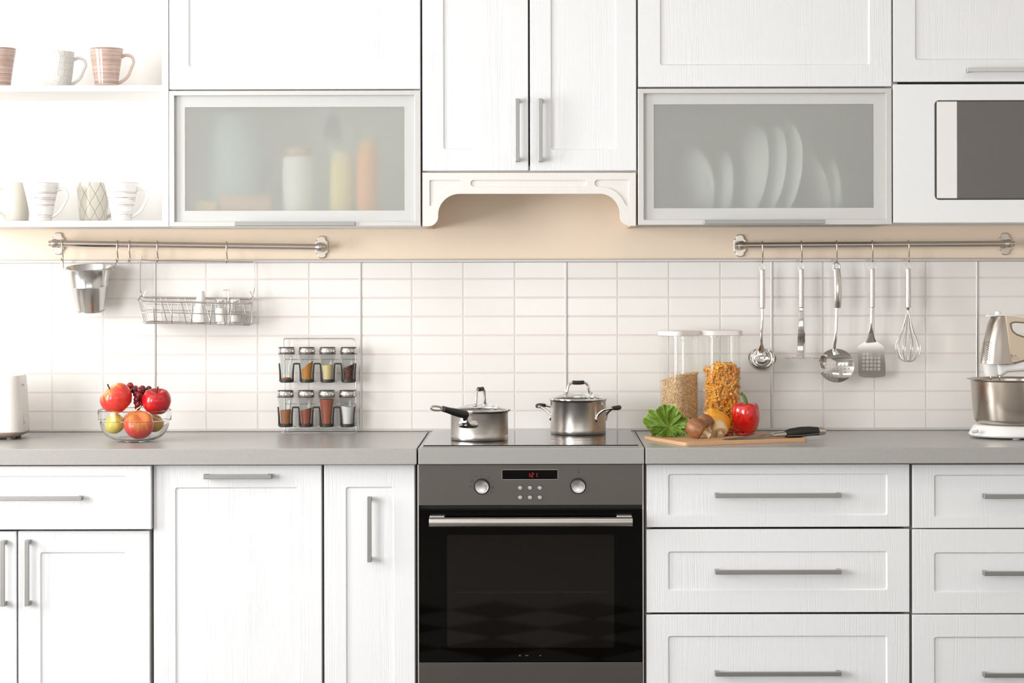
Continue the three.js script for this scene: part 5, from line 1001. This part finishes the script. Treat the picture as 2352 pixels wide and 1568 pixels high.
{  // peppers
  function pepper(name, label, pos, r, h, lobes, col, rot, seed, taper = 0.12) {
    const o = thing(name, label, 'bell pepper', pos), n = 80, m = 34, rings = [];
    for (let i = 0; i <= m; i++) {
      const v = i / m, a = Math.PI * v, s = Math.pow(Math.sin(a), 0.6), c = -Math.cos(a), prof = s * (1 - taper * (1 - v) ** 1.3 + 0.03 * Math.sin(v * 5)), dipT = 0.20 * Math.exp(-Math.pow((Math.PI - a) / 0.5, 2)), dipB = 0.10 * Math.exp(-Math.pow(a / 0.5, 2));
      rings.push(Array.from({ length: n }, (_, j) => { const q = j / n * 2 * Math.PI, lobe = 1 + 0.04 * Math.cos(lobes * q + seed) + 0.02 * Math.cos(q + seed), hy = 1 + 0.03 * Math.cos(lobes * q + seed) * (v < 0.5 ? 1.6 : 0.9); return V(r * prof * lobe * Math.sin(q), h * (c * 0.5 * hy - dipT + dipB), r * prof * lobe * Math.cos(q)); }));
    }
    const [c0, c1] = col.map(lin);
    part(o, 'flesh', tint(loft(rings, { crease: 1.2 }), (p) => blend(c0, c1, vnoise(p.x * 40 + 50, p.y * 40 + p.z * 30 + 50, 199, 199, 7))), material('#ffffff', 0.16, { vertexColors: true, clearcoat: 0.6, clearcoatRoughness: 0.06 }));
    o.quaternion.setFromEuler(new THREE.Euler(...rot));
    return o;
  }
  const pr = at(1713, 962, 0.255), h = 0.104, red = pepper('red_pepper', 'glossy red bell pepper standing on the board with a curved green stem', V(pr.x, BOARD_TOP + h * 0.445, 0.258), 0.0435, h, 4, ['#c90f12', '#dd1a16'], [0.04, 0.35, 0.02], 0.5, 0.34);
  const S = (px, py, z) => { const p = at(px, py, z).sub(red.position).applyQuaternion(red.quaternion.clone().invert()); return p; };
  part(red, 'stem', sweep(spline([S(1715, 934, 0.257), S(1713, 922, 0.26), S(1709, 911, 0.262), S(1704, 905, 0.262), S(1701, 903, 0.262)], 16), (v) => 0.0062 - 0.0028 * v + 0.0022 * Math.max(0, v - 0.7) / 0.3, { seg: 14 }), material('#5d7a30', 0.5));
  part(red, 'calyx', lathe([[0, 0.003], [0.006, 0.0028], [0.012, 0.0008], [0.0125, -0.001], [0, -0.001]], 20), material('#58752c', 0.5), V(0, h * 0.30, 0));
  pepper('yellow_pepper', 'yellow orange bell pepper lying on its side behind the mushrooms', at(1646, 966, 0.275), 0.031, 0.094, 3, ['#ee9a12', '#f6b422'], [0.12, 0.3, 1.06], 1.7, 0.25);
}
{  // dried chillies
  const mats = [material('#8f0f12', 0.35), material('#a5161a', 0.3), material('#701014', 0.4)], stemM = material('#b79a63', 0.7), place = ['in the middle of', 'at the back of', 'at the left end of', 'at the right end of', 'in front on', 'under the red pepper in', 'tilted up in', 'near the knife in', 'beside the yellow pepper in', 'last by the knife tip in'];
  const list = [[1690, 994, 0.315, 0.3, 0.032], [1684, 987, 0.30, 2.2, 0.026], [1672, 999, 0.345, 2.75, 0.03], [1722, 999, 0.335, 0.1, 0.03], [1704, 1000.5, 0.345, -0.2, 0.034], [1700, 996, 0.318, 1.2, 0.025], [1688, 990, 0.325, 1.9, 0.024], [1715, 1001, 0.352, 0.35, 0.028], [1676, 992, 0.32, 2.5, 0.024], [1666, 1003, 0.365, 2.9, 0.022]];
  list.forEach(([px, py, z, a, len], i) => {
    const p = at(px, py, z), low = BOARD_TOP + 0.004 + (i === 1 || i === 6 ? 0.009 : i === 0 || i === 8 ? 0.0045 : 0), o = thing('dried_chilli', `dark red dried chilli ${place[i]} the pile before the red pepper`, 'chilli', V(p.x, low, z), 'dried chillies on the chopping board');
    const pts = [[-len / 2, 0, 0], [-len / 6, 0.001, 0.002], [len / 5, 0.0008, 0.001], [len / 2, -0.001, -0.003]];
    part(o, 'pod', sweep(spline(pts, 14), (v) => 0.0042 * Math.sin(Math.min(1, v * 0.92 + 0.2) * Math.PI * 0.97) + 0.0005, { seg: 10, flat: 0.85 }), mats[i % 3]);
    part(o, 'stem', rod(V(-len / 2, 0, 0), V(-len / 2 - 0.006, 0.002, 0.001), 0.0008, 6), stemM);
    o.rotation.y = a;
  });
}
{  // knife
  const tip = at(1657, 1011.5, 0.505), bol = at(1781, 998, 0.43), end = at(1894, 988.5, 0.372), t = thing('kitchen_knife', 'kitchen knife with a black riveted handle lying across the board edge', 'knife', V(bol.x, bol.y, bol.z));
  tip.y = BOARD_TOP + 0.003;
  const T = tip.clone().sub(t.position), E = end.clone().sub(t.position), d = V(0, 0, 0).sub(T), len = d.length(), ax = d.clone().normalize(), up = V(0, 1, 0).addScaledVector(ax, -ax.y).normalize(), sd = ax.clone().cross(up);   // sd: away from the viewer is -sd
  const bw = 0.021, lean = 0.42, wd = sd.clone().multiplyScalar(Math.cos(lean)).addScaledVector(up, -Math.sin(lean)), nn = ax.clone().cross(wd);
  const rings = []; for (let i = 0; i <= 18; i++) { const v = i / 18, w = bw * Math.pow(Math.min(1, v * 1.25), 0.62) * (v > 0.8 ? 1 - 0.12 * (v - 0.8) / 0.2 : 1) + 0.0006, base = T.clone().addScaledVector(ax, v * len); const spine = base.clone().addScaledVector(wd, -bw * 0.45 + 0.010 * (1 - v) ), edgeP = spine.clone().addScaledVector(wd, w); const th = 0.0011 * (0.4 + 0.6 * v); rings.push([spine.clone().addScaledVector(nn, th), spine.clone().addScaledVector(nn, -th), edgeP.clone().addScaledVector(nn, -0.00015), edgeP.clone().addScaledVector(nn, 0.00015)]); }
  part(t, 'blade', loft(rings, { capStart: true, capEnd: true, crease: 0.3 }), material('#b9b5b1', 0.12, { metalness: 1 }));
  const hax = E.clone().normalize(), hl = E.length(), sec = (v, rw, rh, drop = 0) => { const c = hax.clone().multiplyScalar(v * hl).add(V(0, drop, 0)), u2 = V(0, 1, 0).addScaledVector(hax, -hax.y).normalize(), s2 = hax.clone().cross(u2); return Array.from({ length: 22 }, (_, j) => { const a = j / 22 * 2 * Math.PI; return c.clone().addScaledVector(u2, rh * Math.sin(a)).addScaledVector(s2, -rw * Math.cos(a)); }); };
  part(t, 'bolster', loft([sec(-0.10, 0.011, 0.0025, -0.001), sec(-0.04, 0.0125, 0.006), sec(0.04, 0.012, 0.0075), sec(0.16, 0.0115, 0.0078), sec(0.20, 0.0115, 0.0078)], { capStart: true, capEnd: true, crease: 0.7 }), M.steel);
  part(t, 'handle', loft([sec(0.19, 0.0128, 0.0092), sec(0.3, 0.0145, 0.0128, 0.001), sec(0.5, 0.015, 0.0145, 0.002), sec(0.7, 0.0145, 0.0132, 0.002), sec(0.86, 0.0138, 0.0118, 0)], { capStart: true, capEnd: true, crease: 0.7 }), material('#1d1b1a', 0.32));
  part(t, 'end_cap', loft([sec(0.85, 0.014, 0.0121), sec(0.95, 0.0136, 0.0116, -0.0005), sec(0.99, 0.0115, 0.010, -0.001), sec(1.005, 0.0075, 0.007, -0.0015)], { capStart: true, capEnd: true, crease: 0.7 }), M.steelSatin);
  const inlay = [0.2, 0.4, 0.6, 0.85].map((v) => { const p = sec(v, 0.0131, 0.0085, 0.001)[2]; return p; });
  part(t, 'tang_line', sweep([sec(0.2, 0.012, 0.003, -0.001)[0], sec(0.4, 0.0131, 0.003, -0.002)[0], sec(0.6, 0.0131, 0.003, -0.002)[0], sec(0.86, 0.0124, 0.003, -0.002)[0]].map((p, i) => sec([0.2, 0.4, 0.6, 0.86][i], [0.0134, 0.0153, 0.0153, 0.0142][i], [0.0105, 0.014, 0.0141, 0.0121][i], 0.0012)[13]), 0.0007, { seg: 6 }), M.steel);
}

// ---------- stand mixer ----------
const ventGeo = new THREE.SphereGeometry(0.0017, 8, 6).scale(1.25, 0.7, 0.35);
{
  const z = 0.29, cx = at(2326, 900, z).x, k = per(z), t = thing('stand_mixer', 'stand mixer with a steel bowl and brushed steel head at the right edge', 'mixer', V(cx, TOP, z));
  const Y = (py) => at(2300, py, z).y - TOP, X = (px, py = 900) => at(px, py, z).x - cx, white = material('#f1f0ef', 0.22), beige = material('#cbbba6', 0.35);
  // base: a low rounded slab that carries the bowl, running on to the right under the column
  const baseRing = (y, o) => Array.from({ length: 48 }, (_, j) => { const a = j / 48 * 2 * Math.PI, s = Math.sin(a), c = Math.cos(a), rx = -X(2225.5) - o; return V(s > 0 ? (rx + 0.16) * Math.sign(s) * Math.pow(s, 0.6) : rx * s, y, (0.105 - o) * c); });
  part(t, 'base', loft([baseRing(0.004, 0.012), baseRing(0.006, 0.004), baseRing(0.010, 0), baseRing(0.014, 0.0005), baseRing(0.030, 0.010), baseRing(0.036, 0.014), baseRing(0.038, 0.018)], { capStart: true, capEnd: true, crease: 0.5 }), white);
  for (const [x, zz] of [[-0.005, 0.07], [-0.06, -0.05], [0.2, 0.06]]) part(t, 'foot', lathe([[0, 0], [0.011, 0], [0.011, 0.006], [0, 0.006]], 20), white, V(x, 0, zz));
  const bt = at(2240, 991, z + 0.07); part(t, 'release_button', box(-0.009, 0.009, -0.004, 0.004, -0.003, 0.003, 0.002), material('#b9b8b8', 0.3), V(bt.x - cx, bt.y - TOP, 0.068)).rotation.set(-0.4, -0.62, 0);
  const R = -X(2222, 870), yt = Y(869), yb = Y(973), bowlMat = material('#c2bab0', 0.2, { metalness: 1, anisotropy: 0.6 });
  part(t, 'bowl', lathe([[0, yb], [R * 0.66, yb], [R * 0.78, yb + 0.004], [R * 0.84, yb + 0.014], [R * 0.88, yb + (yt - yb) * 0.4], [R * 0.915, yt - 0.006], [R * 0.95, yt - 0.0025], [R, yt - 0.0015], [R * 1.002, yt], [R * 0.95, yt - 0.0005], [R * 0.90, yt - 0.006], [R * 0.865, yb + (yt - yb) * 0.4], [R * 0.82, yb + 0.016], [0, yb + 0.006]], 80, 0.5), bowlMat);
  part(t, 'bowl_foot', lathe([[0, 0.037], [0.07, 0.037], [0.072, yb + 0.001], [0, yb + 0.001]], 48, 0.5), M.rubber);
  // head: brushed steel nose that narrows upward
  const prof = [[834, 2252, 2317], [815, 2254, 2317], [790, 2258, 2316], [765, 2264, 2314], [745, 2269, 2312], [733, 2274, 2310.5], [726, 2277.5, 2309.5], [724.5, 2280, 2308]];
  part(t, 'steel_nose', loft(prof.map(([py, l, r], i) => { const a = X(l, py), b = X(r, py), rx = (b - a) * 0.62, c = a + rx; return ring(Y(py), rx, 0.052 - i * 0.0028, c, 0, 48, 2.3); }), { capStart: true, capEnd: true, crease: 0.6 }), material('#b5aea6', 0.24, { metalness: 1, anisotropy: 0.5 }));
  const A0 = (px, py) => [X(px, py), Y(py)], A = (px, py) => { const p = at(px, py, z + 0.043); return [p.x - cx, p.y - TOP]; }, sh = shapeOf([A(2309, 725), A(2330, 726.5), A(2352, 731), A(2400, 742), A(2440, 765), A(2462, 800), A(2462, 826), A(2420, 815), A(2370, 822), A(2335, 832), A(2316, 834.5), A(2317, 815), A(2316, 790), A(2314, 765)]), hp = new THREE.Path();
  [A(2320, 744), A(2324, 741), A(2329, 739.5), A(2360, 742), A(2395, 752), A(2420, 772), A(2425, 788), A(2410, 790), A(2352, 774), A(2336, 769), A(2325, 760)].reverse().forEach(([x, y], i) => (i ? hp.lineTo(x, y) : hp.moveTo(x, y))); hp.closePath(); sh.holes.push(hp);
  const body = part(t, 'body', extrude(sh, 0.088, 0.003).translate(0, 0, -0.044), beige);
  part(body, 'handle_rim', sweep(rounded([A(2320, 744), A(2329, 739), A(2360, 741), A(2395, 752), A(2420, 772), A(2425, 788), A(2410, 790), A(2352, 774), A(2336, 769), A(2325, 760)].map(([x, y]) => V(x, y, 0.042)), 0.006, 4, true), 0.0024, { seg: 8, closed: true }), material('#77654f', 0.4));
  const sq = [[2321, 820], [2324, 813], [2325, 820], [2328, 818], [2331, 815], [2333, 819], [2336, 817]].map(([x, y]) => V(...A(x, y), 0.0442));
  part(body, 'lettering', join([sweep(spline(sq, 30), 0.0004, { seg: 5 }), sweep(spline([[2312, 821], [2322, 822], [2334, 824], [2342, 821]].map(([x, y]) => V(...A(x, y), 0.0442)), 12), 0.0003, { seg: 5 })]), material('#6d5f50', 0.5), null, 'small dark script line');
  part(t, 'top_strip', extrude(shapeOf([A(2274, 727), A(2275, 723.5), A(2309, 722.5), A(2330, 723.5), A(2352, 728), A(2402, 739), A(2445, 764), A(2441, 766), A(2400, 743), A(2352, 732), A(2330, 727.5), A(2309, 726.5)]), 0.05, 0.002).translate(0, 0, -0.025), white);
  const kn = A0(2292, 724); part(t, 'speed_knob', loft([ring(0, 0.009, 0.010), ring(0.006, 0.0085, 0.0095), ring(0.0105, 0.0075, 0.009), ring(0.012, 0.005, 0.006)], { capStart: true, capEnd: true, crease: 0.6 }), white, V(kn[0], kn[1], 0));
  // vents on the nose, as small dark slots
  for (let i = 0; i < 9; i++) for (let j = 0; j < 6; j++) {
    const py = 784 + i * 4.9 + (j % 2) * 2.45, q = prof.findIndex((p) => p[0] <= py), P0 = prof[q - 1], P1 = prof[q], w = (py - P0[0]) / (P1[0] - P0[0]), l = P0[1] + (P1[1] - P0[1]) * w, r = P0[2] + (P1[2] - P0[2]) * w, rz = 0.052 - (q - 1 + w) * 0.0028;
    const a = X(l, py), rx = (X(r, py) - a) * 0.62, phi = (-80 + j * 8) * Math.PI / 180, k = 2 / 2.3, sx = Math.sin(phi), cz = Math.cos(phi), x = a + rx - rx * Math.pow(-sx, k), zz = rz * Math.pow(cz, k);
    part(t, 'vent_slot', ventGeo, M.black, V(x, Y(py), zz)).rotation.set(0, Math.atan2(-Math.pow(-sx, 2 - k) / rx, Math.pow(cz, 2 - k) / rz), 0.5);
  }
  // beater socket and white arm down to the column
  part(t, 'beater_socket', loft([ring(Y(863), 0.019, 0.026, X(2277, 850), 0, 32, 3), ring(Y(845), 0.021, 0.028, X(2276, 850), 0, 32, 3), ring(Y(834), 0.023, 0.030, X(2275, 850), 0, 32, 3)], { capStart: true, capEnd: true, crease: 0.5 }), white);
  part(t, 'arm', extrude(shapeOf([A(2293, 835), A(2316, 836), A(2336, 833.5), A(2371, 823), A(2420, 817), A(2462, 828), A(2475, 900), A(2476, 985), A(2440, 985), A(2436, 880), A(2400, 852), A(2360, 852), A(2318, 855), A(2308, 862), A(2302, 864), A(2296, 862)]), 0.07, 0.008).translate(0, 0, -0.035), white);
  part(t, 'beater_shaft', rod(V(X(2297, 860), Y(862), 0), V(X(2297, 868), Y(930), 0), 0.003, 12), M.chrome);
  part(t, 'beater_shaft', rod(V(X(2276, 860), Y(862), 0), V(X(2276, 868), Y(930), 0), 0.003, 12), M.chrome);
}

// ---------- behind the frosted glass ----------
{
  const yl = at(700, 521, wallZ).y + 0.0165, yr = at(1756, 516, wallZ).y + 0.0165, inside = 'behind the left frosted flap';
  const jar = (name, label, px, pyTop, r, z, colour, lidColour, rest = yl) => {
    const c = at(px, 480, z), o = thing(name, label, name.replace(/_/g, ' ').split(' ').pop(), V(c.x, rest, z)), h = at(px, pyTop, z).y - rest, R = r * per(z);
    part(o, 'body', lathe([[0, 0], [R * 0.94, 0], [R, 0.004], [R, h * 0.78], [R * 0.92, h * 0.86], [R * 0.75, h * 0.88]], 36, 0.5), material(colour, 0.5));
    part(o, 'lid', lathe([[0, h * 0.86], [R * 0.82, h * 0.86], [R * 0.84, h * 0.98], [R * 0.78, h], [0, h]], 36, 0.5), material(lidColour, 0.5));
    return o;
  };
  jar('orange_bottle', `orange tall bottle ${inside}, right of the white jar`, 845, 325, 26, 0.285, '#e8921c', '#e0a24a');
  jar('yellow_jar', `pale yellow jar ${inside}, between the white jar and the orange bottle`, 785, 350, 28, 0.27, '#e6cf7a', '#e9dcae');
  jar('white_jar', `white jar with a brown lid ${inside}, in the middle`, 685, 338, 36, 0.27, '#eceae6', '#b98e72');
  jar('blue_grey_jar', `big blue grey jar ${inside}, standing at the left back`, 540, 262, 66, 0.2, '#9bafae', '#9aacab');
  const b = (name, label, x0, x1, y0, z0, z1, colour) => { const a = at(x0, y0, z1), c = at(x1, y0, z1), o = single(name, label, 'package', new RoundedBoxGeometry(c.x - a.x, a.y - yl, z1 - z0, 2, 0.004).translate(0, (a.y - yl) / 2, 0), material(colour, 0.6), V((a.x + c.x) / 2, yl, (z0 + z1) / 2)); return o; };
  b('tan_package', `low tan package ${inside}, lying in front of the blue grey jar`, 505, 622, 448, 0.275, 0.315, '#b98a66');
  b('ochre_package', `small ochre package ${inside}, at the far left bottom`, 448, 500, 462, 0.26, 0.30, '#cfa94e');
  {
    const p = at(757, 300, 0.3), o = thing('grey_grinder', `dark grey grinder ${inside}, standing behind the white and yellow jars`, 'grinder', V(p.x, yl, 0.2));
    const h = at(757, 265, 0.2).y - yl; part(o, 'body', lathe([[0, 0], [0.022, 0], [0.02, h * 0.5], [0.014, h * 0.7], [0.02, h * 0.78]], 28), material('#d8d2c6', 0.5)); part(o, 'head', lathe([[0.02, h * 0.77], [0.024, h * 0.86], [0.018, h * 0.98], [0, h]], 28), material('#59605f', 0.5));
  }
  // plates on edge behind the right flap
  const plateGeo = (R) => lathe([[0, -0.004], [R * 0.55, -0.004], [R * 0.62, 0], [R * 0.98, 0.013], [R, 0.0145], [R * 0.99, 0.0162], [R * 0.6, 0.004], [R * 0.53, 0.0005], [0, 0]], 56, 0.6).rotateZ(-Math.PI / 2);
  const dishMat = material('#f4f6f5', 0.2);
  const plates = [
    ['leftmost of the three tall plates', 1714, 0.134, 0.245, 0.13, 0.3], ['middle of the three tall plates', 1756, 0.135, 0.25, 0.15, 0.28], ['rightmost of the three tall plates', 1788, 0.138, 0.25, 0.12, 0.32],
    ['large dish at the left end', 1588, 0.100, 0.235, -0.12, 0.5], ['small dish left of the tall plates', 1652, 0.095, 0.24, 0.05, 0.22], ['dish leaning left beside the tall plates', 1862, 0.104, 0.235, -0.33, 0.25], ['small dish at the right of the leaning dish', 1900, 0.086, 0.24, -0.04, 0.22],
  ];
  for (const [where, px, R, z, lean, yaw] of plates) {
    const o = single('plate', `white plate behind the right frosted flap, ${where}`, 'plate', plateGeo(R), dishMat, V(at(px, 400, z).x, yr + R * Math.cos(lean) + 0.003, z - 0.05), 'plates behind the right frosted flap');
    o.rotation.set(0, yaw, -lean, 'YXZ');
  }
  const ra = at(1520, 470, 0.29), rb = at(1990, 470, 0.29), rack = thing('plate_rack', 'low white plate rack along the bottom of the right frosted cabinet', 'plate rack', V((ra.x + rb.x) / 2, yr, 0.2));
  for (const zz of [0.30, 0.12]) world(rack, 'rail', box(ra.x, rb.x, yr, yr + 0.022, zz - 0.003, zz + 0.003, 0.002), M.white);
}

renderer.render(scene, camera);
